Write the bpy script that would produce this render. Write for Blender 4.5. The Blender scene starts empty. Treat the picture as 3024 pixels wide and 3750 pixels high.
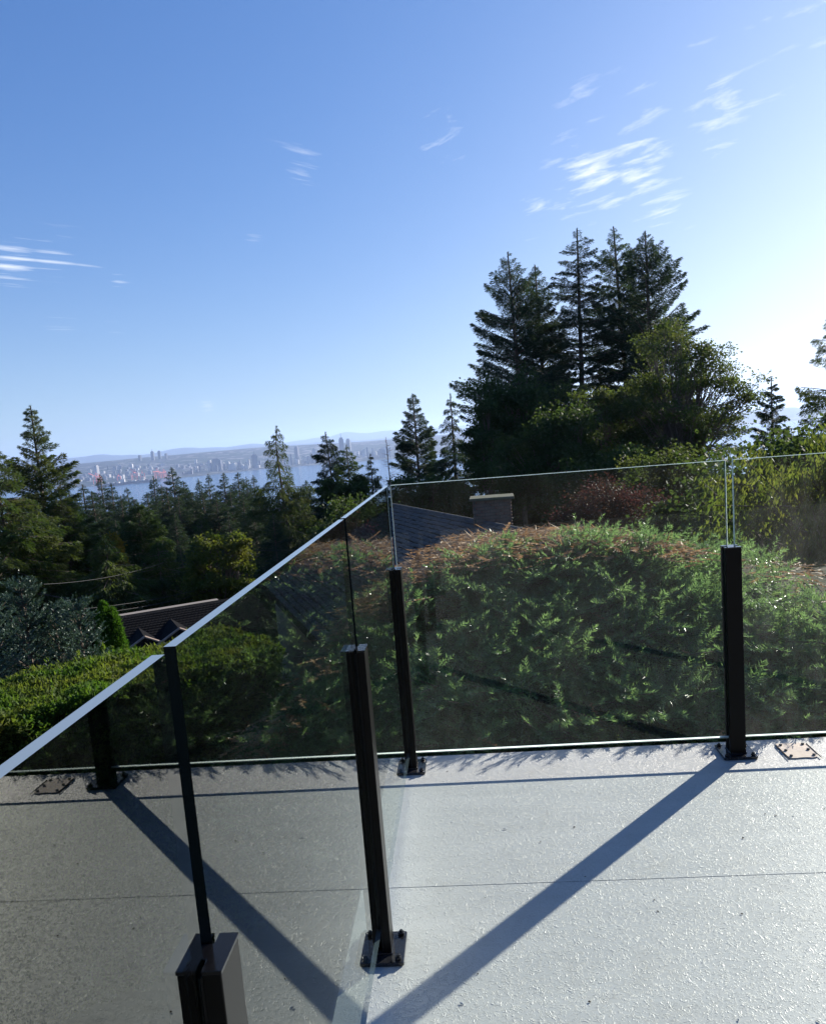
import bpy, math, random
import numpy as np
from mathutils import Vector, Matrix
R_ = math.radians
scene = bpy.context.scene
COL = scene.collection

# ------------------------------------------------------------------ camera
CAM = np.array([0.2881, -2.7547, 1.2497]); FPX = 2829.6; PPX, PPY = 1512.0, 1965.2
_yaw, _pit, _rol = -0.0756, 0.1330, -0.0799
_F = np.array([math.sin(_yaw)*math.cos(_pit), math.cos(_yaw)*math.cos(_pit), -math.sin(_pit)])
_R0 = np.array([math.cos(_yaw), -math.sin(_yaw), 0.0]); _U0 = np.cross(_R0, _F)
_R = _R0*math.cos(_rol)+_U0*math.sin(_rol); _U = -_R0*math.sin(_rol)+_U0*math.cos(_rol)
cd = bpy.data.cameras.new("camera"); cam = bpy.data.objects.new("camera", cd); COL.objects.link(cam)
m = Matrix(((_R[0], _U[0], -_F[0], CAM[0]), (_R[1], _U[1], -_F[1], CAM[1]), (_R[2], _U[2], -_F[2], CAM[2]), (0, 0, 0, 1)))
cam.matrix_world = m
cd.sensor_fit = 'HORIZONTAL'; cd.sensor_width = 36; cd.lens = 36*FPX/3024
cd.shift_y = (PPY-1875.0)/3024
cd.clip_start = 0.05; cd.clip_end = 90000
scene.camera = cam

# ------------------------------------------------------------------ world, sun, exposure
SUN_AZ = 42.3      # degrees from +Y towards +X
SUN_EL = 19.8
w = bpy.data.worlds.new("World"); scene.world = w; w.use_nodes = True
nt = w.node_tree; nt.nodes.clear()
def N(t, kind, **kw):
    n = t.nodes.new(kind)
    for k, v in kw.items(): setattr(n, k, v)
    return n
def mathn(t, op, a, b=None, c=None, clamp=False):
    n = t.nodes.new('ShaderNodeMath'); n.operation = op; n.use_clamp = clamp
    for i, v in enumerate((a, b, c)):
        if v is None: continue
        if isinstance(v, (int, float)): n.inputs[i].default_value = v
        else: t.links.new(v, n.inputs[i])
    return n.outputs[0]
sky = N(nt, 'ShaderNodeTexSky', sky_type='NISHITA', sun_disc=False)
sky.sun_elevation = R_(SUN_EL); sky.sun_rotation = R_(SUN_AZ)
sky.altitude = 200; sky.air_density = 1.0; sky.dust_density = 0.9; sky.ozone_density = 2.2
bg = N(nt, 'ShaderNodeBackground'); bg.inputs['Strength'].default_value = 0.08
out = N(nt, 'ShaderNodeOutputWorld')
def ray_dir(px, py):
    v = _F+_R*(px-PPX)/FPX-_U*(py-PPY)/FPX
    return v/np.linalg.norm(v)
# thin cirrus: noise on a flat layer of cloud high up, present only in a few patches of the sky
geo = N(nt, 'ShaderNodeTexCoord'); sep = N(nt, 'ShaderNodeSeparateXYZ'); nt.links.new(geo.outputs['Generated'], sep.inputs[0])
zc = mathn(nt, 'MAXIMUM', sep.outputs[2], 0.015)
u = mathn(nt, 'DIVIDE', sep.outputs[0], zc); v = mathn(nt, 'DIVIDE', sep.outputs[1], zc)
cmb = N(nt, 'ShaderNodeCombineXYZ'); nt.links.new(u, cmb.inputs[0]); nt.links.new(v, cmb.inputs[1])
mr0 = N(nt, 'ShaderNodeMapping'); mr0.inputs['Rotation'].default_value = (0, 0, R_(52)); nt.links.new(cmb.outputs[0], mr0.inputs[0])
mp = N(nt, 'ShaderNodeMapping'); mp.inputs['Scale'].default_value = (0.9, 1.8, 1)
nt.links.new(mr0.outputs[0], mp.inputs[0])
n1 = N(nt, 'ShaderNodeTexNoise'); n1.inputs['Scale'].default_value = 4.2; n1.inputs['Detail'].default_value = 9; n1.inputs['Roughness'].default_value = 0.62; n1.inputs['Distortion'].default_value = 0.35
nt.links.new(mp.outputs[0], n1.inputs['Vector'])
PATCH = [  # direction (as seen from the deck), angular size, strength
    (2170, 650, .070, 1.0), (2330, 600, .065, .9), (2420, 730, .05, .85), (2640, 400, .06, .85), (2640, 500, .05, .7), (2250, 480, .08, .6),
    (1120, 590, .045, .8), (1240, 575, .03, .6), (1600, 485, .055, .75), (1450, 468, .035, .6), (1960, 770, .05, .6), (1780, 810, .04, .5),
    (40, 960, .055, .9), (180, 955, .05, .75), (300, 950, .04, .5), (430, 1025, .015, .6), (930, 885, .022, .6), (2500, 230, .06, .5), (2120, 350, .06, .55), (2360, 370, .05, .6),
    (760, 1490, .016, .8), (3000, 30, .14, .55), (230, 1215, .05, .45), (420, 1208, .03, .4), (2860, 260, .05, .55), (2060, 500, .03, .5), (2750, 620, .05, .4)]
vn = N(nt, 'ShaderNodeVectorMath', operation='NORMALIZE'); nt.links.new(geo.outputs['Generated'], vn.inputs[0])
def cloud_set(patches, noise):
    acc = None
    for px, py, s, k in patches:
        d = ray_dir(px, py)
        sub = N(nt, 'ShaderNodeVectorMath', operation='DISTANCE'); nt.links.new(vn.outputs[0], sub.inputs[0]); sub.inputs[1].default_value = tuple(d)
        q = mathn(nt, 'DIVIDE', sub.outputs['Value'], s*0.85); q = mathn(nt, 'MULTIPLY', q, q); q = mathn(nt, 'MULTIPLY', q, -1.0)
        q = mathn(nt, 'EXPONENT', q); q = mathn(nt, 'MULTIPLY', q, k)
        acc = q if acc is None else mathn(nt, 'MAXIMUM', acc, q)
    thr = mathn(nt, 'MULTIPLY_ADD', acc, -0.34, 0.735)
    dn = mathn(nt, 'SUBTRACT', noise, thr); dn = mathn(nt, 'MULTIPLY', dn, 3.6, clamp=True)
    return mathn(nt, 'MULTIPLY', dn, mathn(nt, 'MULTIPLY_ADD', acc, 0.9, 0.1), clamp=True)
mr2 = N(nt, 'ShaderNodeMapping'); mr2.inputs['Rotation'].default_value = (0, 0, R_(-49)); nt.links.new(cmb.outputs[0], mr2.inputs[0])
mp2 = N(nt, 'ShaderNodeMapping'); mp2.inputs['Scale'].default_value = (0.55, 3.2, 1); mp2.inputs['Location'].default_value = (3.1, .35, 0); nt.links.new(mr2.outputs[0], mp2.inputs[0])
n2 = N(nt, 'ShaderNodeTexNoise'); n2.inputs['Scale'].default_value = 2.6; n2.inputs['Detail'].default_value = 9; n2.inputs['Roughness'].default_value = 0.6; n2.inputs['Distortion'].default_value = 0.3; nt.links.new(mp2.outputs[0], n2.inputs['Vector'])
dn = mathn(nt, 'MAXIMUM', cloud_set([p for p in PATCH if p[0] > 1250], n1.outputs['Fac']), cloud_set([p for p in PATCH if p[0] <= 1250], n2.outputs['Fac']))
# clear blue autumn air: the sky's own colour a little bluer, its glare near the sun rolled off
tint = N(nt, 'ShaderNodeVectorMath', operation='MULTIPLY'); nt.links.new(sky.outputs[0], tint.inputs[0]); tint.inputs[1].default_value = (.53, .90, 1.58)
den_ = N(nt, 'ShaderNodeVectorMath', operation='MULTIPLY_ADD'); nt.links.new(tint.outputs[0], den_.inputs[0]); den_.inputs[1].default_value = (1/4.0, 1/5.6, 1/9.5); den_.inputs[2].default_value = (1, 1, 1)
dv = N(nt, 'ShaderNodeVectorMath', operation='DIVIDE'); nt.links.new(tint.outputs[0], dv.inputs[0]); nt.links.new(den_.outputs[0], dv.inputs[1]); skyc = dv.outputs[0]
hz_ = mathn(nt, 'EXPONENT', mathn(nt, 'MULTIPLY', mathn(nt, 'MAXIMUM', sep.outputs[2], 0.0), -9.0)); hz_ = mathn(nt, 'MULTIPLY', hz_, .62)
mh = N(nt, 'ShaderNodeMix', data_type='RGBA'); nt.links.new(hz_, mh.inputs[0]); nt.links.new(skyc, mh.inputs[6]); mh.inputs[7].default_value = (4.3, 5.5, 6.3, 1); skyc = mh.outputs[2]
# glare of the low sun through thin haze
sn_ = N(nt, 'ShaderNodeVectorMath', operation='NORMALIZE'); nt.links.new(geo.outputs['Generated'], sn_.inputs[0])
dt_ = N(nt, 'ShaderNodeVectorMath', operation='DOT_PRODUCT'); nt.links.new(sn_.outputs[0], dt_.inputs[0]); dt_.inputs[1].default_value = (math.sin(R_(SUN_AZ))*math.cos(R_(SUN_EL)), math.cos(R_(SUN_AZ))*math.cos(R_(SUN_EL)), math.sin(R_(SUN_EL)))
gl_ = mathn(nt, 'POWER', mathn(nt, 'MAXIMUM', dt_.outputs['Value'], 0.0), 7.0); gl_ = mathn(nt, 'MULTIPLY', gl_, mathn(nt, 'EXPONENT', mathn(nt, 'MULTIPLY', mathn(nt, 'MAXIMUM', sep.outputs[2], 0.0), -5.0)))
ga_ = N(nt, 'ShaderNodeMix', data_type='RGBA', blend_type='ADD'); ga_.inputs[0].default_value = 1; nt.links.new(skyc, ga_.inputs[6])
gc_ = N(nt, 'ShaderNodeVectorMath', operation='SCALE'); gc_.inputs[0].default_value = (6.8, 5.9, 4.6); nt.links.new(gl_, gc_.inputs['Scale']); nt.links.new(gc_.outputs[0], ga_.inputs[7]); skyc = ga_.outputs[2]
mixc = N(nt, 'ShaderNodeMix', data_type='RGBA'); nt.links.new(dn, mixc.inputs[0]); nt.links.new(skyc, mixc.inputs[6]); mixc.inputs[7].default_value = (6.6, 6.9, 7.4, 1)
nt.links.new(mixc.outputs[2], bg.inputs['Color']); nt.links.new(bg.outputs[0], out.inputs[0])

sd = bpy.data.lights.new("sun", 'SUN'); sun = bpy.data.objects.new("sun", sd); COL.objects.link(sun)
sd.energy = 5.0; sd.angle = R_(0.53); sd.color = (1.0, 0.93, 0.82)
SUNV = np.array([math.sin(R_(SUN_AZ))*math.cos(R_(SUN_EL)), math.cos(R_(SUN_AZ))*math.cos(R_(SUN_EL)), math.sin(R_(SUN_EL))])
sun.rotation_euler = Vector(SUNV).to_track_quat('Z', 'Y').to_euler()
scene.view_settings.view_transform = 'Standard'; scene.view_settings.look = 'None'
scene.view_settings.exposure = 1.15; scene.view_settings.gamma = 1
try: scene.view_settings.use_curve_mapping = False
except Exception: pass
scene.cycles.max_bounces = 10; scene.cycles.transparent_max_bounces = 24
scene.cycles.diffuse_bounces = 3; scene.cycles.glossy_bounces = 4; scene.cycles.transmission_bounces = 6; scene.cycles.volume_bounces = 1
scene.cycles.sample_clamp_indirect = 4.0

# ------------------------------------------------------------------ helpers
def at(px, py, r):
    """point of the place seen at photo pixel (px, py), r metres away over the ground"""
    v = _F+_R*(px-PPX)/FPX-_U*(py-PPY)/FPX
    return CAM+v*(r/math.hypot(v[0], v[1]))
def pix(P):
    v = np.asarray(P)-CAM; z = v@_F
    return np.array([PPX+FPX*(v@_R)/z, PPY-FPX*(v@_U)/z])
def tag(o, label=None, cat=None, group=None, kind=None):
    if label: o['label'] = label
    if cat: o['category'] = cat
    if group: o['group'] = group
    if kind: o['kind'] = kind
    return o
def empty(name, loc=(0, 0, 0), rz=0, **kw):
    o = bpy.data.objects.new(name, None); COL.objects.link(o); o.location = tuple(loc); o.rotation_euler = (0, 0, rz)
    o.empty_display_size = 0.2
    return tag(o, **kw)
def link(name, me, parent=None, loc=None):
    o = bpy.data.objects.new(name, me); COL.objects.link(o)
    if parent: o.parent = parent
    if loc is not None: o.location = tuple(loc)
    return o
def tri_mesh(name, V, mats, var=None, midx=None):
    """V (n,3,3): soup of triangles"""
    V = np.asarray(V, dtype=np.float32); n = len(V)
    me = bpy.data.meshes.new(name)
    me.vertices.add(3*n); me.vertices.foreach_set('co', V.reshape(-1))
    me.loops.add(3*n); me.loops.foreach_set('vertex_index', np.arange(3*n, dtype=np.int32))
    me.polygons.add(n); me.polygons.foreach_set('loop_start', np.arange(0, 3*n, 3, dtype=np.int32))
    if midx is not None: me.polygons.foreach_set('material_index', np.asarray(midx, dtype=np.int32))
    me.update(calc_edges=True)
    if var is not None:
        a = me.attributes.new('var', 'FLOAT', 'FACE'); a.data.foreach_set('value', np.asarray(var, dtype=np.float32))
    for mt in (mats if isinstance(mats, (list, tuple)) else [mats]): me.materials.append(mt)
    return me
class MB:
    def __init__(s): s.v = []; s.f = []; s.m = []
    def add(s, vs, fs, mi=0):
        o = len(s.v); s.v += [tuple(map(float, p)) for p in vs]; s.f += [tuple(i+o for i in f) for f in fs]; s.m += [mi]*len(fs)
    def box(s, x0, x1, y0, y1, z0, z1, mi=0):
        s.add([(x0, y0, z0), (x1, y0, z0), (x1, y1, z0), (x0, y1, z0), (x0, y0, z1), (x1, y0, z1), (x1, y1, z1), (x0, y1, z1)],
              [(0, 3, 2, 1), (4, 5, 6, 7), (0, 1, 5, 4), (1, 2, 6, 5), (2, 3, 7, 6), (3, 0, 4, 7)], mi)
    def prism(s, poly, z0, z1, mi=0, mtop=None):
        n = len(poly); s.add([(x, y, z0) for x, y in poly]+[(x, y, z1) for x, y in poly], [tuple(range(n-1, -1, -1))]+[(i, (i+1) % n, (i+1) % n+n, i+n) for i in range(n)], mi)
        o = len(s.v)-n; s.f.append(tuple(range(o, o+n))); s.m.append(mi if mtop is None else mtop)
    def tube(s, pts, rad, k=8, mi=0, cap=True):
        pts = [np.asarray(p, float) for p in pts]; n = len(pts)
        if not hasattr(rad, '__len__'): rad = [rad]*n
        vs = []; fs = []; ref = np.array([0.13, 0.27, 0.95])
        for i, p in enumerate(pts):
            t = pts[min(i+1, n-1)]-pts[max(i-1, 0)]; t = t/(np.linalg.norm(t)+1e-9)
            a = np.cross(t, ref if abs(t@ref) < .95 else np.array([1, 0, 0.])); a /= np.linalg.norm(a); b = np.cross(t, a)
            for j in range(k):
                an = 2*math.pi*j/k; vs.append(p+rad[i]*(a*math.cos(an)+b*math.sin(an)))
        for i in range(n-1):
            for j in range(k): fs.append((i*k+j, i*k+(j+1) % k, (i+1)*k+(j+1) % k, (i+1)*k+j))
        if cap: fs.append(tuple(range(k-1, -1, -1))); fs.append(tuple(range((n-1)*k, n*k)))
        s.add(vs, fs, mi)
    def mesh(s, name, mats, bevel=0, smooth=False):
        me = bpy.data.meshes.new(name); me.from_pydata(s.v, [], s.f)
        for mt in (mats if isinstance(mats, (list, tuple)) else [mats]): me.materials.append(mt)
        me.polygons.foreach_set('material_index', s.m)
        if smooth: me.polygons.foreach_set('use_smooth', [True]*len(s.f))
        me.update(); return me
    def build(s, name, mats, parent=None, loc=None, bevel=0, smooth=False):
        o = link(name, s.mesh(name, mats, smooth=smooth), parent, loc)
        if bevel:
            b = o.modifiers.new('b', 'BEVEL'); b.width = bevel; b.segments = 2; b.limit_method = 'ANGLE'; b.angle_limit = R_(50)
        return o
rng = np.random.default_rng(7)
def unit(a): return a/(np.linalg.norm(a, axis=-1, keepdims=True)+1e-9)

# ------------------------------------------------------------------ materials
def newmat(name):
    mt = bpy.data.materials.new(name); mt.use_nodes = True; t = mt.node_tree; t.nodes.clear()
    o = t.nodes.new('ShaderNodeOutputMaterial'); return mt, t, o
def principled(name, col, rough=.5, spec=.5, metal=0, noise=None, bump=None, coat=0):
    mt, t, o = newmat(name); p = N(t, 'ShaderNodeBsdfPrincipled'); t.links.new(p.outputs[0], o.inputs[0])
    p.inputs['Base Color'].default_value = (*col, 1); p.inputs['Roughness'].default_value = rough; p.inputs['Specular IOR Level'].default_value = spec
    p.inputs['Metallic'].default_value = metal; p.inputs['Coat Weight'].default_value = coat
    tc = N(t, 'ShaderNodeTexCoord')
    if noise:
        sc, amt, col2 = noise
        nz = N(t, 'ShaderNodeTexNoise'); nz.inputs['Scale'].default_value = sc; nz.inputs['Detail'].default_value = 6; nz.inputs['Roughness'].default_value = .65
        t.links.new(tc.outputs['Object'], nz.inputs['Vector'])
        mr = N(t, 'ShaderNodeMapRange'); mr.inputs[1].default_value = .35; mr.inputs[2].default_value = .68; mr.inputs[4].default_value = amt; t.links.new(nz.outputs['Fac'], mr.inputs[0])
        mx = N(t, 'ShaderNodeMix', data_type='RGBA'); mx.inputs[6].default_value = (*col, 1); mx.inputs[7].default_value = (*col2, 1)
        t.links.new(mr.outputs[0], mx.inputs[0]); t.links.new(mx.outputs[2], p.inputs['Base Color'])
    if bump:
        sc, st, dist = bump
        nz = N(t, 'ShaderNodeTexNoise'); nz.inputs['Scale'].default_value = sc; nz.inputs['Detail'].default_value = 5; t.links.new(tc.outputs['Object'], nz.inputs['Vector'])
        b = N(t, 'ShaderNodeBump'); b.inputs['Strength'].default_value = st; b.inputs['Distance'].default_value = dist; t.links.new(nz.outputs['Fac'], b.inputs['Height']); t.links.new(b.outputs[0], p.inputs['Normal'])
    return mt
def leafmat(name, c1, c2, c3=None, rough=.68, spec=.16, trans=.35, nscale=1.2, tcol=None):
    """c1..c2 vary leaf by leaf, c3 comes in with large soft patches of growth"""
    mt, t, o = newmat(name)
    at_ = N(t, 'ShaderNodeAttribute'); at_.attribute_name = 'var'
    mx = N(t, 'ShaderNodeMix', data_type='RGBA'); mx.inputs[6].default_value = (*c1, 1); mx.inputs[7].default_value = (*c2, 1); t.links.new(at_.outputs['Fac'], mx.inputs[0])
    tc = N(t, 'ShaderNodeTexCoord'); nz = N(t, 'ShaderNodeTexNoise'); nz.inputs['Scale'].default_value = nscale; nz.inputs['Detail'].default_value = 3; t.links.new(tc.outputs['Object'], nz.inputs['Vector'])
    mr = N(t, 'ShaderNodeMapRange'); mr.inputs[1].default_value = .4; mr.inputs[2].default_value = .7; mr.inputs[4].default_value = .8; t.links.new(nz.outputs['Fac'], mr.inputs[0])
    m2 = N(t, 'ShaderNodeMix', data_type='RGBA'); t.links.new(mx.outputs[2], m2.inputs[6]); m2.inputs[7].default_value = (*(c3 or c2), 1); t.links.new(mr.outputs[0], m2.inputs[0])
    p = N(t, 'ShaderNodeBsdfPrincipled'); t.links.new(m2.outputs[2], p.inputs['Base Color']); p.inputs['Roughness'].default_value = rough; p.inputs['Specular IOR Level'].default_value = spec
    tr = N(t, 'ShaderNodeBsdfTranslucent')
    hs = N(t, 'ShaderNodeMix', data_type='RGBA', blend_type='MULTIPLY'); hs.inputs[0].default_value = 1; t.links.new(m2.outputs[2], hs.inputs[6]); hs.inputs[7].default_value = (*(tcol or (1.9, 1.9, .9)), 1)
    t.links.new(hs.outputs[2], tr.inputs['Color'])
    ms = N(t, 'ShaderNodeMixShader'); ms.inputs[0].default_value = trans; t.links.new(p.outputs[0], ms.inputs[1]); t.links.new(tr.outputs[0], ms.inputs[2]); t.links.new(ms.outputs[0], o.inputs[0])
    return mt
M = {}
M['bark'] = principled('bark', (.09, .065, .05), .9, .2, noise=(6, .8, (.16, .13, .11)), bump=(14, .6, .03))
M['deadwood'] = principled('dead_wood', (.16, .10, .08), .9, .2)
M['fir_needles'] = leafmat('fir_needles', (.022, .042, .018), (.040, .068, .028), (.052, .078, .030), trans=.30)
M['dark_fir'] = leafmat('dark_fir', (.017, .034, .024), (.031, .054, .032), (.038, .058, .032), trans=.24)
M['hemlock'] = leafmat('hemlock', (.028, .050, .020), (.055, .080, .030), (.066, .074, .030), trans=.32)
M['cedar_green'] = leafmat('cedar_green', (.026, .050, .018), (.050, .080, .024), (.070, .080, .030), trans=.34)
M['spruce_blue'] = leafmat('spruce_blue', (.032, .062, .052), (.075, .125, .105), (.05, .08, .066), trans=.12, rough=.4, nscale=3)
M['maple'] = leafmat('maple_leaves', (.030, .050, .022), (.052, .074, .028), (.066, .074, .030), trans=.42)
M['maple_dark'] = leafmat('dark_broad_leaves', (.024, .046, .018), (.044, .070, .026), (.048, .064, .028), trans=.36)
M['yellow_leaf'] = leafmat('yellow_green_leaves', (.045, .075, .018), (.085, .11, .026), (.095, .09, .026), trans=.38)
M['gold_leaf'] = leafmat('golden_leaves', (0.091, 0.084, 0.014), (0.140, 0.105, 0.021), (0.140, 0.077, 0.021), trans=.4)
M['purple'] = leafmat('purple_leaves', (.030, .015, .017), (.060, .024, .026), (.045, .040, .020), trans=.32, tcol=(1.6, 1.2, 1.1))
M['hedge'] = leafmat('hedge_leaves', (.032, .078, .013), (.065, .115, .02), (.12, .115, .032), trans=.40, nscale=3.2)
M['arbor'] = leafmat('bright_cedar', (0.030, 0.078, 0.011), (0.048, 0.108, 0.015), (0.036, 0.090, 0.012), trans=.35)
M['near_needle'] = leafmat('sheared_fir_needles', (.085, .155, .072), (.17, .26, .125), (.12, .20, .09), trans=.46, rough=.32, spec=.4, nscale=2.5, tcol=(1.7, 1.7, 1.1))
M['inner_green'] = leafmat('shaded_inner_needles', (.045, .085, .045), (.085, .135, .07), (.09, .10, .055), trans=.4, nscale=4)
M['brown_needle'] = leafmat('dry_brown_needles', (.26, .165, .095), (.46, .33, .20), (0.224, 0.128, 0.064), trans=.25, rough=.6, nscale=4, tcol=(1.4, 1.2, 1))
M['droop_leaf'] = leafmat('drooping_leaves', (.05, .08, .022), (.09, .12, .035), (.11, .11, .035), trans=.45, rough=.4, nscale=2)
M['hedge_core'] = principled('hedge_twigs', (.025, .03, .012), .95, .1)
M['shingle'] = principled('roof_shingle', (.060, .060, .062), .9, .1, noise=(5, .7, (.12, .12, .125)), bump=(60, .5, .01))
M['shingle_b'] = principled('roof_shingle_light', (.085, .083, .082), .9, .1, noise=(7, .7, (.07, .075, .08)), bump=(60, .5, .01))
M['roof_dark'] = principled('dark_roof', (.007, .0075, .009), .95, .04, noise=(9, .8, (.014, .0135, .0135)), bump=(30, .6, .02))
M['brick'] = principled('chimney_brick', (.16, .085, .065), .9, .2, noise=(9, .8, (.24, .17, .14)))
M['brick_b'] = principled('chimney_brick_pale', (.22, .16, .13), .9, .2, noise=(9, .8, (.13, .09, .08)))
M['mortar'] = principled('mortar', (.12, .11, .10), .95, .1)
M['concrete'] = principled('concrete_cap', (.17, .16, .13), .9, .1, noise=(5, .9, (.09, .095, .05)))
M['fascia'] = principled('old_fascia', (.30, .23, .19), .8, .2, noise=(6, .7, (.15, .10, .08)))
M['gutter'] = principled('white_gutter', (.6, .6, .6), .6, .3)
M['stucco'] = principled('house_wall', (.24, .21, .18), .9, .2)
M['unseen_home'] = principled('unseen_home_dark', (.035, .03, .028), .8, .2)
M['pole'] = principled('pole_wood', (.22, .18, .145), .9, .2, noise=(4, .8, (.08, .06, .05)))
M['wire'] = principled('wire', (.035, .035, .035), .6, .3)
M['black'] = principled('black_powder_coat', (.0015, .0015, .0018), .36, .16, bump=(900, .12, .0004))
M['black_gloss'] = principled('black_gloss_plate', (.012, .012, .014), .12, .6, noise=(60, .5, (.03, .03, .033)))
M['cap'] = principled('post_cap_metal', (.004, .004, .005), .14, .5)
M['rubber'] = principled('rubber_gasket', (.006, .006, .006), .6, .3)
M['bolt'] = principled('bolt_steel', (.03, .03, .032), .22, .7, metal=.6)
M['patch'] = principled('bare_deck_patch', (.62, .54, .45), .8, .2, noise=(40, .6, (.46, .40, .34)), bump=(120, .4, .002))
M['debris'] = principled('dry_leaf_crumb', (.04, .028, .02), .9, .1)
M['fluff'] = principled('pale_crumb', (.6, .6, .58), .9, .1)
M['trim'] = principled('deck_edge_trim', (.02, .02, .022), .4, .5)
M['tower'] = principled('tower_concrete', (.17, .17, .19), .8, .2)
M['tower_d'] = principled('tower_dark_glass', (.07, .085, .11), .5, .4)
M['tower_w'] = principled('tower_pale', (.42, .40, .38), .7, .3)
M['redsteel'] = principled('red_crane_paint', (.60, .08, .04), .6, .4)
M['hull'] = principled('dark_hull', (.03, .03, .045), .6, .3)
M['ground'] = principled('hillside_ground', (.04, .05, .02), .95, .1, noise=(.02, 1, (.03, .045, .025)))
# far land: woods, streets and roofs mixed at the scale of city blocks
def farland():
    mt, t, o = newmat('far_land'); p = N(t, 'ShaderNodeBsdfPrincipled'); t.links.new(p.outputs[0], o.inputs[0]); p.inputs['Roughness'].default_value = .95; p.inputs['Specular IOR Level'].default_value = .1
    tc = N(t, 'ShaderNodeTexCoord'); n1 = N(t, 'ShaderNodeTexNoise'); n1.inputs['Scale'].default_value = .0022; n1.inputs['Detail'].default_value = 8; n1.inputs['Roughness'].default_value = .7
    t.links.new(tc.outputs['Object'], n1.inputs['Vector'])
    vo = N(t, 'ShaderNodeTexVoronoi'); vo.inputs['Scale'].default_value = .016; t.links.new(tc.outputs['Object'], vo.inputs['Vector'])
    cr = N(t, 'ShaderNodeValToRGB'); t.links.new(n1.outputs['Fac'], cr.inputs[0])
    e = cr.color_ramp.elements; e[0].position = .42; e[0].color = (.02, .035, .02, 1); e[1].position = .62; e[1].color = (.05, .052, .055, 1)
    hs = N(t, 'ShaderNodeSeparateColor'); t.links.new(vo.outputs['Color'], hs.inputs[0])
    st = mathn(t, 'GREATER_THAN', hs.outputs[0], .86)
    mx = N(t, 'ShaderNodeMix', data_type='RGBA'); t.links.new(st, mx.inputs[0]); t.links.new(cr.outputs[0], mx.inputs[6]); mx.inputs[7].default_value = (.17, .16, .16, 1)
    t.links.new(mx.outputs[2], p.inputs['Base Color']); return mt
M['far'] = farland()
M['hill'] = principled('far_hill_woods', (.02, .035, .025), .95, .1)
def watermat():
    mt, t, o = newmat('inlet_water'); p = N(t, 'ShaderNodeBsdfPrincipled'); t.links.new(p.outputs[0], o.inputs[0]); p.inputs['Base Color'].default_value = (.03, .10, .19, 1); p.inputs['Roughness'].default_value = .12
    tc = N(t, 'ShaderNodeTexCoord'); nz = N(t, 'ShaderNodeTexNoise'); nz.inputs['Scale'].default_value = .12; nz.inputs['Detail'].default_value = 6; t.links.new(tc.outputs['Object'], nz.inputs['Vector'])
    b = N(t, 'ShaderNodeBump'); b.inputs['Strength'].default_value = 1; b.inputs['Distance'].default_value = 3.5; t.links.new(nz.outputs['Fac'], b.inputs['Height']); t.links.new(b.outputs[0], p.inputs['Normal']); return mt
M['water'] = watermat()
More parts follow.
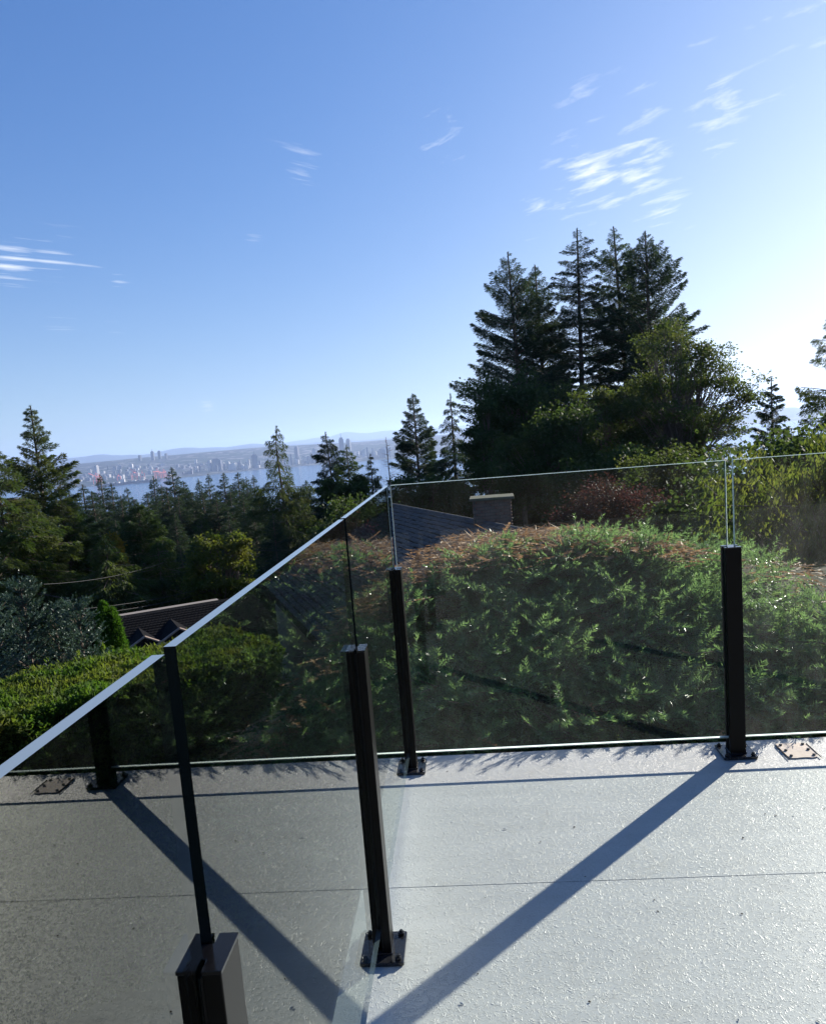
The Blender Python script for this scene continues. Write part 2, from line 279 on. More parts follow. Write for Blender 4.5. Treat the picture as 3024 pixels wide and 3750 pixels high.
def deckmat():
    mt, t, o = newmat('vinyl_deck_membrane'); p = N(t, 'ShaderNodeBsdfPrincipled'); t.links.new(p.outputs[0], o.inputs[0])
    tc = N(t, 'ShaderNodeTexCoord')
    big = N(t, 'ShaderNodeTexNoise'); big.inputs['Scale'].default_value = 2.2; big.inputs['Detail'].default_value = 5; t.links.new(tc.outputs['Object'], big.inputs['Vector'])
    mp_ = N(t, 'ShaderNodeMapping'); mp_.inputs['Scale'].default_value = (1.3, 9, 1); t.links.new(tc.outputs['Object'], mp_.inputs[0])
    st = N(t, 'ShaderNodeTexNoise'); st.inputs['Scale'].default_value = 1.6; st.inputs['Detail'].default_value = 6; t.links.new(mp_.outputs[0], st.inputs['Vector'])
    fine = N(t, 'ShaderNodeTexNoise'); fine.inputs['Scale'].default_value = 420; fine.inputs['Detail'].default_value = 2; t.links.new(tc.outputs['Object'], fine.inputs['Vector'])
    a = mathn(t, 'MULTIPLY_ADD', big.outputs['Fac'], .5, 0); a = mathn(t, 'MULTIPLY_ADD', st.outputs['Fac'], .5, a)
    mr = N(t, 'ShaderNodeMapRange'); mr.inputs[1].default_value = .36; mr.inputs[2].default_value = .64; t.links.new(a, mr.inputs[0])
    mx = N(t, 'ShaderNodeMix', data_type='RGBA'); mx.inputs[6].default_value = (.37, .385, .375, 1); mx.inputs[7].default_value = (.43, .445, .43, 1); t.links.new(mr.outputs[0], mx.inputs[0])
    m2 = N(t, 'ShaderNodeMix', data_type='RGBA', blend_type='OVERLAY'); m2.inputs[0].default_value = .22; t.links.new(mx.outputs[2], m2.inputs[6]); t.links.new(fine.outputs['Color'], m2.inputs[7])
    wn = N(t, 'ShaderNodeTexNoise'); wn.inputs['Scale'].default_value = 5.5; wn.inputs['Detail'].default_value = 7; wn.inputs['Roughness'].default_value = .7; wn.inputs['Distortion'].default_value = .8; t.links.new(tc.outputs['Object'], wn.inputs['Vector'])
    wr = N(t, 'ShaderNodeMapRange'); wr.inputs[1].default_value = .56; wr.inputs[2].default_value = .70; wr.inputs[4].default_value = .28; t.links.new(wn.outputs['Fac'], wr.inputs[0])
    m4 = N(t, 'ShaderNodeMix', data_type='RGBA'); t.links.new(wr.outputs[0], m4.inputs[0]); t.links.new(mx.outputs[2], m4.inputs[6]); m4.inputs[7].default_value = (.27, .265, .24, 1)
    t.links.new(m4.outputs[2], p.inputs['Base Color'])
    rr2 = N(t, 'ShaderNodeMapRange'); rr2.inputs[3].default_value = .38; rr2.inputs[4].default_value = .56; t.links.new(wn.outputs['Fac'], rr2.inputs[0]); t.links.new(rr2.outputs[0], p.inputs['Roughness'])
    p.inputs['Roughness'].default_value = .46; p.inputs['Specular IOR Level'].default_value = .45
    # embossed squiggles: thin bent ridges where a distorted noise crosses its middle
    h = None
    for sc, dist, seed in ((46, 1.6, 0), (70, 2.2, 7)):
        mq = N(t, 'ShaderNodeMapping'); mq.inputs['Location'].default_value = (seed, seed*.7, 0); t.links.new(tc.outputs['Object'], mq.inputs[0])
        nz = N(t, 'ShaderNodeTexNoise'); nz.inputs['Scale'].default_value = sc; nz.inputs['Detail'].default_value = 1.5; nz.inputs['Distortion'].default_value = dist; t.links.new(mq.outputs[0], nz.inputs['Vector'])
        r = mathn(t, 'SUBTRACT', nz.outputs['Fac'], .5); r = mathn(t, 'ABSOLUTE', r); r = mathn(t, 'MULTIPLY', r, -22.0); r = mathn(t, 'ADD', r, 1.0, clamp=True)
        nk = N(t, 'ShaderNodeTexNoise'); nk.inputs['Scale'].default_value = sc*1.3; t.links.new(mq.outputs[0], nk.inputs['Vector'])
        k = mathn(t, 'SUBTRACT', nk.outputs['Fac'], .47); k = mathn(t, 'MULTIPLY', k, 12, clamp=True)
        r = mathn(t, 'MULTIPLY', r, k)
        h = r if h is None else mathn(t, 'MAXIMUM', h, r)
    h = mathn(t, 'MULTIPLY_ADD', fine.outputs['Fac'], .35, h)
    b = N(t, 'ShaderNodeBump'); b.inputs['Strength'].default_value = .62; b.inputs['Distance'].default_value = .0016; t.links.new(h, b.inputs['Height']); t.links.new(b.outputs[0], p.inputs['Normal'])
    return mt
M['deck'] = deckmat()
def glassmat(name, tint, dirt, far_face=1.0, ior=1.5):
    mt, t, o = newmat(name)
    g = N(t, 'ShaderNodeNewGeometry'); fr = N(t, 'ShaderNodeFresnel'); fr.inputs['IOR'].default_value = ior
    # both surfaces of the pane counted once, on the face turned to the ray: R = r + far_face*r/(1+r);
    # in tinted glass the far surface's share is soaked up on its way back
    den = mathn(t, 'ADD', fr.outputs[0], 1.0); sec = mathn(t, 'DIVIDE', fr.outputs[0], den); R2 = mathn(t, 'MULTIPLY_ADD', sec, far_face, fr.outputs[0], clamp=True)
    ff = mathn(t, 'SUBTRACT', 1.0, g.outputs['Backfacing'])
    R2 = mathn(t, 'MULTIPLY', R2, ff)
    tr = N(t, 'ShaderNodeBsdfTransparent'); mx = N(t, 'ShaderNodeMix', data_type='RGBA'); t.links.new(ff, mx.inputs[0]); mx.inputs[6].default_value = (1, 1, 1, 1); mx.inputs[7].default_value = (*tint, 1); t.links.new(mx.outputs[2], tr.inputs[0])
    gl = N(t, 'ShaderNodeBsdfGlossy'); gl.inputs['Roughness'].default_value = 0.0; gl.inputs['Color'].default_value = (.97, 1, .99, 1)
    ms = N(t, 'ShaderNodeMixShader'); t.links.new(R2, ms.inputs[0]); t.links.new(tr.outputs[0], ms.inputs[1]); t.links.new(gl.outputs[0], ms.inputs[2])
    # dust and dried runs on the pane
    tc = N(t, 'ShaderNodeTexCoord'); mp_ = N(t, 'ShaderNodeMapping'); mp_.inputs['Scale'].default_value = (5, 5, 1.6); t.links.new(tc.outputs['Object'], mp_.inputs[0])
    n_ = N(t, 'ShaderNodeTexNoise'); n_.inputs['Scale'].default_value = 3.5; n_.inputs['Detail'].default_value = 7; n_.inputs['Roughness'].default_value = .7; t.links.new(mp_.outputs[0], n_.inputs['Vector'])
    n2_ = N(t, 'ShaderNodeTexNoise'); n2_.inputs['Scale'].default_value = 2.3; n2_.inputs['Detail'].default_value = 3; n2_.inputs['Distortion'].default_value = 1; t.links.new(tc.outputs['Object'], n2_.inputs['Vector'])
    d = mathn(t, 'MULTIPLY', n_.outputs['Fac'], n2_.outputs['Fac']); mr = N(t, 'ShaderNodeMapRange'); mr.inputs[1].default_value = .20; mr.inputs[2].default_value = .40; mr.inputs[3].default_value = dirt*.3; mr.inputs[4].default_value = dirt*2.8; t.links.new(d, mr.inputs[0])
    dd = mathn(t, 'MULTIPLY', mr.outputs[0], ff)
    tl = N(t, 'ShaderNodeBsdfTranslucent'); tl.inputs[0].default_value = (.85, .85, .8, 1)
    m3 = N(t, 'ShaderNodeMixShader'); t.links.new(dd, m3.inputs[0]); t.links.new(ms.outputs[0], m3.inputs[1]); t.links.new(tl.outputs[0], m3.inputs[2]); t.links.new(m3.outputs[0], o.inputs[0])
    return mt
M['glass_clear'] = glassmat('clear_pane_glass', (.91, .955, .93), .0022, .1, 1.4)
M['glass_dusty'] = glassmat('dusty_clear_pane_glass', (.89, .94, .91), .007, .1, 1.4)
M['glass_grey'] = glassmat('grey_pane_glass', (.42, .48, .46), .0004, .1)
M['edge_top'] = principled('lit_polished_glass_edge', (.22, .27, .30), .16, .8)  # glass edge with the shine of the sky put into its base colour
M['edge_end'] = principled('shaded_polished_glass_edge', (.006, .010, .010), .2, .5)  # same glass edge with shade put into its colour, for the end faces
def arris():  # pale strips added to stand for sunlight caught in the pane edges
    mt, t, o = newmat('lit_edge_strip'); a = N(t, 'ShaderNodeBsdfTranslucent'); a.inputs[0].default_value = (.85, .95, .9, 1); b = N(t, 'ShaderNodeBsdfDiffuse'); b.inputs[0].default_value = (.8, .86, .84, 1)
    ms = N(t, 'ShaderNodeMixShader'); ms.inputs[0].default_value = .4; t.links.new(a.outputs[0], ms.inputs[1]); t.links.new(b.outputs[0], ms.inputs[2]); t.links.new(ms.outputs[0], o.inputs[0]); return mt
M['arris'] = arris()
M['lit_edge_t'] = arris(); M['lit_edge_t'].node_tree.nodes['Mix Shader'].inputs[0].default_value = .12

# ------------------------------------------------------------------ terrain
WATER = -200.0
def gr_r(r):
    return np.interp(r, [0, 3.5, 6, 12, 80, 200, 900, 2300, 2600], [-1.6, -1.6, -2.0, -3.4, -17.5, -36, -120, -203, -215])
def hz(px): return 1585.0-0.0801*(px-1512.0)
def az_of(px):
    v = ray_dir(px, hz(px)); return math.atan2(v[0], v[1])
# far shore: distance from where the water meets land, plateau height from where the ridge shows
COLS = [(-900, 6800, -95), (0, 6600, -75), (350, 6000, -42), (511, 6100, -37), (700, 6300, -31), (874, 6500, -30), (1000, 6500, -30), (1315, 6400, -62), (1500, 6500, -62), (1710, 6900, -58), (2100, 7600, -70), (2600, 9500, -150), (3400, 9500, -150)]
AZ = np.array([az_of(c[0]) for c in COLS]); SH = np.array([c[1] for c in COLS], float); RG = np.array([c[2] for c in COLS], float)
def noise2(x, y, seed=0):
    s = 0
    for k, (a, b) in enumerate(((1, .5), (2.1, .27), (4.3, .15), (8.9, .08))):
        s = s+b*np.sin(x*a+seed*1.7+k*1.3+1.9*np.sin(y*a*.7+k+seed))*np.cos(y*a*1.1+seed*.9-k*2.1+1.4*np.sin(x*a*.6))
    return s
def ground_z(x, y):
    x = np.asarray(x, float)-CAM[0]; y = np.asarray(y, float)-CAM[1]
    r = np.hypot(x, y); az = np.arctan2(x, y)
    base = gr_r(r)+np.where(r > 60, noise2(x/180, y/180)*np.minimum((r-60)*.03, 10), 0)
    back = np.abs(az) > 1.9
    sh = np.interp(az, AZ, SH); rg = np.interp(az, AZ, RG)
    sh = sh+noise2(az*40, az*3, 2)*260
    t = np.clip((r-sh)/3200, 0, 1)
    far = -206+8.5*np.clip((r-sh)/60, 0, 1)
    far = far+(rg+197.5)*(t*t*(3-2*t))+noise2(x/500, y/500, 5)*7*np.clip((r-sh)/900, 0, 1)
    far = np.where(r > sh+4200, np.maximum(far-(r-sh-4200)*.02, -190), far)
    z = np.where(r > sh-100, far, base)
    z = np.where(back, np.maximum(base, -60-r*.002), z)
    return z
rr = np.concatenate([[0.0], np.linspace(2, 60, 30), np.geomspace(64, 5000, 60), np.linspace(5100, 11500, 110), np.geomspace(12000, 34000, 16)])
na = 540; aa = np.linspace(0, 2*math.pi, na, endpoint=False)
# finer where the photograph looks
Rg, Ag = np.meshgrid(rr, aa, indexing='ij')
X = CAM[0]+Rg*np.sin(Ag); Y = CAM[1]+Rg*np.cos(Ag)
Z = ground_z(X, Y)
V = np.stack([X, Y, Z], -1).reshape(-1, 3)
nr = len(rr); i, j = np.meshgrid(np.arange(nr-1), np.arange(na), indexing='ij'); j2 = (j+1) % na
Fq = np.stack([i*na+j, (i+1)*na+j, (i+1)*na+j2, i*na+j2], -1).reshape(-1, 4)[:, ::-1]
me = bpy.data.meshes.new('ground'); me.from_pydata(V.tolist(), [], Fq.tolist()); me.materials.append(M['ground']); me.materials.append(M['far'])
rc = np.repeat(rr[:-1], na); me.polygons.foreach_set('material_index', (rc > 2500).astype(np.int32)); me.update()
tag(link('ground', me), kind='structure')
mb = MB(); k = 96; vs = [(CAM[0]+33000*math.sin(2*math.pi*q/k), CAM[1]+33000*math.cos(2*math.pi*q/k), WATER) for q in range(k)]; mb.add(vs, [tuple(range(k-1, -1, -1))])
tag(mb.build('water', M['water']), kind='structure')
def ridge(name, prof, r, depth, base=-198):
    """a chain of hills: crest line at distance r, falling off to both sides"""
    P = np.array(prof, float); xs = np.arange(P[0, 0], P[-1, 0]+1, 18.0)
    crest = [at(x, np.interp(x, P[:, 0], P[:, 1])-noise2(x/37, x/91, 3)*2.4*len(name)/9, r) for x in xs]
    vs = []; rows = [(-depth, 0), (-depth*.55, .45), (-depth*.2, .87), (0, 1), (depth*.5, .6), (depth, 0)]
    for c in crest:
        d = np.array([c[0]-CAM[0], c[1]-CAM[1]]); d /= np.hypot(*d)
        for q, (o, h) in enumerate(rows):
            jit = noise2(c[0]/900+q, c[1]/900-q, q)*.12 if 0 < h < 1 else 0
            vs.append((c[0]+d[0]*o, c[1]+d[1]*o, base+(c[2]-base)*max(0, h+jit)))
    n = len(rows); fs = [(a*n+b, (a+1)*n+b, (a+1)*n+b+1, a*n+b+1) for a in range(len(crest)-1) for b in range(n-1)]
    mb = MB(); mb.add(vs, [f for f in fs]); o = mb.build(name, M['hill'], smooth=True); tag(o, kind='structure'); return o
ridge('distant_hills', [(-900, 1750), (-400, 1718), (-40, 1697), (90, 1688), (200, 1685), (300, 1672), (371, 1664), (450, 1668), (560, 1660), (650, 1642), (692, 1637), (770, 1641), (840, 1636), (926, 1624), (1010, 1630), (1080, 1626), (1200, 1618), (1400, 1606), (1700, 1585), (2200, 1545), (2700, 1512), (3400, 1470)], 22000, 4000)
ridge('farthest_mountains', [(900, 1640), (1000, 1628), (1107, 1609), (1170, 1604), (1230, 1592), (1273, 1583), (1340, 1584), (1390, 1580), (1444, 1577), (1520, 1580), (1600, 1565), (1703, 1557), (1800, 1556), (1950, 1548), (2200, 1540), (2700, 1512), (3400, 1478)], 28500, 3000)
ridge('hill_across_bay', [(2420, 1560), (2560, 1530), (2640, 1515), (2700, 1512), (2760, 1500), (2840, 1497), (2900, 1492), (2960, 1496), (3060, 1490), (3400, 1478)], 12500, 1800)

# ------------------------------------------------------------------ haze
def haze_box():
    mb = MB(); mb.box(-31000, 31000, -31000, 31000, -216.5, 300); o = mb.build('haze', [])
    mt = bpy.data.materials.new('air'); mt.use_nodes = True; t = mt.node_tree; t.nodes.clear(); ou = N(t, 'ShaderNodeOutputMaterial')
    pv = N(t, 'ShaderNodeVolumePrincipled'); pv.inputs['Color'].default_value = (.50, .66, 1, 1); pv.inputs['Density'].default_value = HAZE; pv.inputs['Anisotropy'].default_value = .35
    t.links.new(pv.outputs[0], ou.inputs['Volume']); o.data.materials.clear(); o.data.materials.append(mt)
    tag(o, kind='stuff')
HAZE = 5.2e-5
haze_box()

# ------------------------------------------------------------------ city across the water
far_col = np.random.default_rng(11)
def far_point(px, r):
    v = ray_dir(px, hz(px)); a = math.atan2(v[0], v[1]); x = CAM[0]+r*math.sin(a); y = CAM[1]+r*math.cos(a)
    return x, y, float(ground_z(x, y))
def tower(px, r, wpx, ytop, mat, label, group=None, depth=None, crown=False, name='office_tower', hgt=None):
    x, y, z = far_point(px, r); ww = wpx*r/FPX; dd = depth or ww*.8
    top = at(px, ytop, r)[2] if ytop is not None else z+hgt
    h = max(top-z, 12)
    mb = MB(); mb.box(-ww/2, ww/2, -dd/2, dd/2, -6, h*.92); mb.box(-ww*.36, ww*.36, -dd*.36, dd*.36, h*.92, h)
    k = int(h/16)
    for q in range(1, k): mb.box(-ww/2-.6, ww/2+.6, -dd/2-.6, dd/2+.6, q*16-1.2, q*16+.8)   # floor bands
    if crown: mb.box(-2, 2, -2, 2, h, h+h*.22)
    o = mb.build(name, mat, loc=(x, y, z)); o.rotation_euler = (0, 0, float(far_col.uniform(-.5, .5)))
    tag(o, label, 'building', group); return o
T = [(511, 8600, 9, 1666, 'tower_d', 'low dark block on the far ridge, left of the two ridge towers', 0),
     (558, 8600, 10, 1652, 'tower_d', 'left one of two dark towers standing alone on the far ridge', 1),
     (583, 8650, 9, 1650, 'tower_d', 'right one of two dark towers standing alone on the far ridge', 0),
     (607, 8600, 8, 1660, 'tower', 'short grey block on the ridge just right of the two ridge towers', 0),
     (348, 7000, 13, 1704, 'tower_w', 'single pale apartment tower behind the red harbour cranes', 0),
     (783, 6900, 24, 1679, 'tower_d', 'wide dark office block above the water, left of the slim pointed tower', 0),
     (763, 6950, 14, 1685, 'tower_w', 'pale tower touching the left side of the wide dark office block', 0),
     (800, 6900, 13, 1684, 'tower', 'grey tower touching the right side of the wide dark office block', 0),
     (926, 6900, 19, 1664, 'tower_d', 'tall dark waterfront tower with a mast on its roof', 1),
     (903, 6950, 9, 1681, 'tower_w', 'pale narrow tower just left of the tower with the mast', 0),
     (830, 6850, 8, 1690, 'tower_w', 'bright white slab close to the waterline in mid city', 0),
     (845, 6800, 22, 1697, 'tower_w', 'broad low bright white hall on the waterfront', 0),
     (1248, 7300, 17, 1602, 'tower_d', 'left one of the two tallest dark towers, rising beyond the drooping trees', 1),
     (1274, 7300, 14, 1606, 'tower_d', 'right one of the two tallest dark towers, a plain slab', 0),
     (1083, 7000, 14, 1634, 'tower', 'grey dome topped tower just right of the drooping hemlock', 0),
     (1145, 7100, 13, 1642, 'tower_w', 'pale tower left of the dark spruce in front of the city', 0),
     (1326, 7100, 12, 1645, 'tower_w', 'pale tower right of the two tallest towers, near the dead tree', 0)]
for a in T: tower(a[0], a[1], a[2], a[3], M[a[4]], a[5], crown=bool(a[6]))
GT = 'hazy high rises massed across the water'
for q in range(190):
    d = far_col.random()
    if d < .45: px = far_col.uniform(1010, 1440); yt = hz(px)+far_col.uniform(38, 78)
    elif d < .8: px = far_col.uniform(640, 1010); yt = hz(px)+far_col.uniform(50, 76)
    else: px = far_col.uniform(1640, 1800); yt = hz(px)+far_col.uniform(50, 74)
    r = far_col.uniform(6750, 7600)
    mt = M[['tower', 'tower_w', 'tower_d'][int(far_col.choice(3, p=[.45, .27, .28]))]]
    tower(px, r, far_col.uniform(5, 11), yt, mt, 'hazy high rise among many in the city across the water', GT)
for q in range(90):
    px = far_col.uniform(255, 720); r = far_col.uniform(6500, 7900)
    mt = M[['tower', 'tower_w', 'tower'][int(far_col.integers(3))]]
    tower(px, r, far_col.uniform(4, 13), None, mt, 'low hazy warehouse or house block behind the far harbour', 'low hazy blocks behind the far harbour', name='harbour_block', hgt=far_col.uniform(14, 34))
def crane(px, r, k=1.0):
    x, y, z = far_point(px, r); mb = MB(); s = 42*k
    for sx in (-.4, .4):
        for sy in (-.3, .3): mb.box(sx*s-1.6, sx*s+1.6, sy*s-1.6, sy*s+1.6, 0, s*1.25)
    mb.box(-.45*s, .45*s, -.33*s, -.27*s, s*.55, s*.62); mb.box(-.45*s, .45*s, .27*s, .33*s, s*.55, s*.62)
    mb.tube([(0, -1.5*s, s*1.95 if k > 1 else s*1.32), (0, 0, s*1.3), (0, .9*s, s*1.3)], 2.6, 4)
    mb.tube([(0, 0, s*1.25), (0, 0, s*1.95)], 2.2, 4); mb.tube([(0, 0, s*1.95), (0, .9*s, s*1.3)], 1.4, 4)
    mb.box(-3, 3, -4, 8, s*1.2, s*1.36)
    o = mb.build('harbour_crane', M['redsteel'], loc=(x, y, z)); o.rotation_euler = (0, 0, float(far_col.uniform(-.6, .6))); return o
for px, r, k, lab in [(342, 6380, 1.05, 'red harbour gantry crane farthest left on the far shore'), (352, 6500, .9, 'red gantry crane just right of the leftmost harbour crane'), (482, 6450, 1.1, 'red gantry crane with raised boom in the middle of the harbour'),
                      (512, 6450, 1.0, 'red gantry crane at the right of the middle pair'), (566, 6500, 1.0, 'red gantry crane beside the round pale tank'), (590, 6480, .85, 'rightmost red gantry crane on the far shore'), (425, 6500, .7, 'small red crane standing alone between the crane groups')]:
    tag(crane(px, r, k), lab, 'crane', 'red gantry cranes along the far harbour')
for px, r, L, lab in [(498, 6180, 300, 'long dark cargo ship moored below the red cranes'), (395, 6120, 180, 'shorter dark ship moored left of the long cargo ship')]:
    x, y, z = far_point(px, r-260); mb = MB()
    mb.add([(-L/2, -14, 0), (L/2-12, -14, 0), (L/2, 0, 0), (L/2-12, 14, 0), (-L/2, 14, 0), (-L/2, -16, 16), (L/2-4, -16, 16), (L/2+10, 0, 18), (L/2-4, 16, 16), (-L/2, 16, 16)],
           [(0, 4, 3, 2, 1), (5, 6, 7, 8, 9), (0, 1, 6, 5), (1, 2, 7, 6), (2, 3, 8, 7), (3, 4, 9, 8), (4, 0, 5, 9)])
    mb.box(-L*.44, -L*.34, -11, 11, 16, 36, 1)
    for q in range(6): mb.box(-L*.25+q*L*.1, -L*.25+q*L*.1+L*.07, -12, 12, 16, 24, 1 if q % 2 else 0)
    o = mb.build('cargo_ship', [M['hull'], M['tower_w']], loc=(x, y, WATER+.5)); o.rotation_euler = (0, 0, .1); tag(o, lab, 'ship')

# ------------------------------------------------------------------ trees
def leaf_tris(P, D, ll, lw, g, flat=None):
    """one slim triangle per leaflet, base at P, pointing along D"""
    n = len(P); D = unit(D); rnd = g.normal(size=(n, 3))
    if flat is not None: rnd = rnd*(1-flat)+np.array([0, 0, 1.0])*flat*2
    Wd = unit(np.cross(D, rnd)); ll = np.broadcast_to(ll, (n,))[:, None]; lw = np.broadcast_to(lw, (n,))[:, None]
    return np.stack([P-Wd*lw*.5, P+Wd*lw*.5, P+D*ll], 1)
def conifer_mesh(seed, H, R, t0=.12, power=1.0, whorls=34, nb=6, up_top=35, up_bot=-8, droop=.25, hang=.35, leaf=.22, dens=1.0, fan=.42, irr=.25, leader=1.0, round_=0.0, extra=None, spire=2.6, tilt_top=0.0, gap=0.0):
    g = np.random.default_rng(seed); R = R*1.2; power = power*.88; dens = dens*1.02; whorls = int(whorls*1.15)
    z_s = []; az_s = []; L_s = []; e_s = []
    for wq in range(whorls):
        a0 = g.uniform(0, 6.28)
        for b in range(nb+int(g.integers(-1, 2))):
            if g.random() < gap: continue
            t = min(max((wq+g.uniform(-.75, .75))/whorls, 0), .99)
            prof = max(min((1-t)**power, (1-t)*spire), .012)*min(1, .55+t*3)*(1+.10*math.sin(t*23+seed)+.08*math.sin(t*51+seed*2))
            z_s.append(t); az_s.append(a0+6.283*b/nb+g.uniform(-.35, .35)); L_s.append(R*prof*g.uniform(1-irr, 1+irr*.8)+.06); e_s.append(up_bot+(up_top-up_bot)*t+g.uniform(-9, 9))
    if extra:
        for (t, az, L, e) in extra: z_s.append(t); az_s.append(az); L_s.append(L); e_s.append(e)
    t = np.array(z_s); az = np.array(az_s); L = np.array(L_s); e = np.radians(np.array(e_s))
    zb = H*(t0+(1-t0)*t); lean = g.normal(size=2)*.006*H
    bend = lambda z: np.stack([lean[0]*np.sin(z/H*4)+tilt_top*np.clip(z/H-.9, 0, 1)*H, lean[1]*np.sin(z/H*3.1), z], -1)
    h = np.stack([np.sin(az), np.cos(az), 0*az], -1)
    def center(i, s):
        Li = L[i][:, None]; s = s[:, None]
        zz = Li*s*np.sin(e[i])[:, None]-droop*Li*s**2+droop*.35*Li*s**4
        return bend(zb[i])+h[i]*(Li*s*np.cos(e[i])[:, None])+zz*np.array([0, 0, 1.0])
    # leaflets
    cnt = np.maximum((dens*(26+L**1.35*60)*(.22/leaf)**1.4).astype(int), 6)
    i = np.repeat(np.arange(len(L)), cnt); n = len(i)
    K = np.maximum((L[i]/(.9*leaf)).astype(int), 3)
    st = np.floor(g.random(n)**.72*K); s = np.clip((st+.5+g.normal(0, .12, n))/K, .06, 1.0)
    side = np.where((st.astype(int) + g.integers(0, 2, n)) % 2 == 0, 1.0, -1.0); side = np.where(g.random(n) < .5, side, -side)
    uu = g.random(n)**.8
    W = fan*L[i]*(1-s)**.6*(.35+.65*np.minimum(s*3, 1))+.5*leaf
    perp = np.stack([h[i][:, 1], -h[i][:, 0], 0*s], -1)
    ang = R_(52); tw = h[i]*math.cos(ang)+perp*(side*math.sin(ang))[:, None]
    P = center(i, s)+tw*(uu*W)[:, None]; P[:, 2] -= hang*W*uu**1.6+g.random(n)*hang*.25*leaf
    P += g.normal(0, .16*leaf, (n, 3))
    D = tw*.8+h[i]*.5+np.array([0, 0, -1.0])*(hang*1.1)+g.normal(0, .42, (n, 3))
    ls = leaf*g.uniform(.65, 1.3, n)*(.45+.55*np.clip(L[i]/R*1.8, 0, 1))
    Tt = leaf_tris(P, D, ls, ls*.27, g)
    # leader
    nl = int(60*leader); zl = H*(1-g.random(nl)**1.3*.07); Pl = bend(zl)+g.normal(0, .02, (nl, 3)); Dl = unit(g.normal(size=(nl, 3))*np.array([1, 1, .5])+np.array([0, 0, .7]))
    Tl = leaf_tris(Pl, Dl, leaf*.7, leaf*.22, g)
    Tt = np.concatenate([Tt, Tl]); var = g.random(len(Tt))**1.3
    # trunk with the limbs
    mb = MB(); zs = np.linspace(0, H*1.0, 12); rad = [max(.022*H*(1-q/12.0)**.85*.62, .012) for q in range(12)]
    mb.tube([bend(np.array([z]))[0] for z in zs], rad, 8)
    ss = np.linspace(0, 1, 5)
    for b in range(len(L)):
        if L[b] < R*.16: continue
        pts = center(np.full(5, b), ss*.92); mb.tube(pts, [max(.011*L[b]*(1-q*.2), .004)+.006 for q in range(5)], 3, cap=False)
    return Tt, var, mb
PROTO = {}
def make_tree(px, ytop, r, mat='fir_needles', label='', group='', key=None, loc=None, name='conifer_tree', rz=None, sx=1.0, **kw):
    """a conifer whose tip shows at (px, ytop), r metres from the camera"""
    tip = at(px, ytop, r); gz = float(ground_z(tip[0], tip[1])); Ht = tip[2]-gz+.4
    rt = empty(name, (tip[0], tip[1], gz-.4), rz if rz is not None else float(rng.uniform(0, 6.28)), label=label, cat='tree', group=group or None)
    if key is not None and key in PROTO:
        ch, H0 = PROTO[key]; k = Ht/H0
        for src in ch:
            c = src.copy(); COL.objects.link(c); c.parent = rt
        rt.scale = (k*sx, k*sx, k); return rt
    kw.setdefault('seed', int(px)+int(r)); Tt, var, mb = conifer_mesh(H=Ht, **kw)
    c1 = link('crown', tri_mesh('conifer_crown', Tt, M[mat], var), rt); c2 = mb.build('trunk', M['bark'], rt)
    if key is not None: PROTO[key] = ([c1, c2], Ht)
    return rt
FG = 'conifers standing below the deck'
# left foreground fir with an open, see-through top
make_tree(108, 1487, 34, R=2.35, seed=4, t0=.10, power=.80, whorls=34, nb=6, up_top=42, up_bot=6, droop=.20, hang=.25, leaf=.14, dens=1.5, fan=.36, irr=.4, spire=1.6, mat='hemlock', label='tall open fir with a thin spire, highest tree at the left edge', group=FG)
make_tree(-30, 1640, 30, R=3.0, seed=5, t0=.05, power=.80, spire=2.0, whorls=36, nb=6, up_top=28, up_bot=-10, droop=.36, hang=.6, leaf=.15, dens=1.5, mat='cedar_green', label='drooping cedar at the left edge in front of the tall open fir', group=FG)
make_tree(215, 1790, 32, R=2.4, seed=6, power=.85, spire=1.6, whorls=36, nb=6, up_top=32, up_bot=-6, droop=.34, hang=.45, leaf=.15, dens=1.2, mat='cedar_green', label='olive green cedar filling the space right below the tall open fir', group=FG)
make_tree(505, 1842, 42, R=2.5, seed=8, power=.72, whorls=32, nb=7, up_top=35, up_bot=-8, droop=.3, hang=.45, leaf=.19, dens=1.5, fan=.45, mat='fir_needles', label='broad dark green fir in front of the row, above the left roof', group=FG)
make_tree(735, 1882, 52, R=1.7, seed=9, power=.75, whorls=26, nb=6, up_top=35, up_bot=-5, droop=.3, hang=.5, leaf=.19, dens=1.3, mat='hemlock', label='small pale green fir with a pointed top above the utility pole', group=FG)
make_tree(575, 1985, 30, R=2.0, seed=91, spire=1.8, power=.75, whorls=22, nb=6, up_top=20, up_bot=-12, droop=.4, hang=.8, leaf=.17, dens=1.3, mat='cedar_green', label='low spreading cedar just behind the dark left roof', group=FG)
make_tree(385, 1960, 28, R=2.0, seed=92, spire=1.7, power=.8, whorls=22, nb=6, up_top=20, up_bot=-12, droop=.4, hang=.8, leaf=.17, dens=1.3, mat='cedar_green', label='olive cedar behind the small round cedar bush', group=FG)
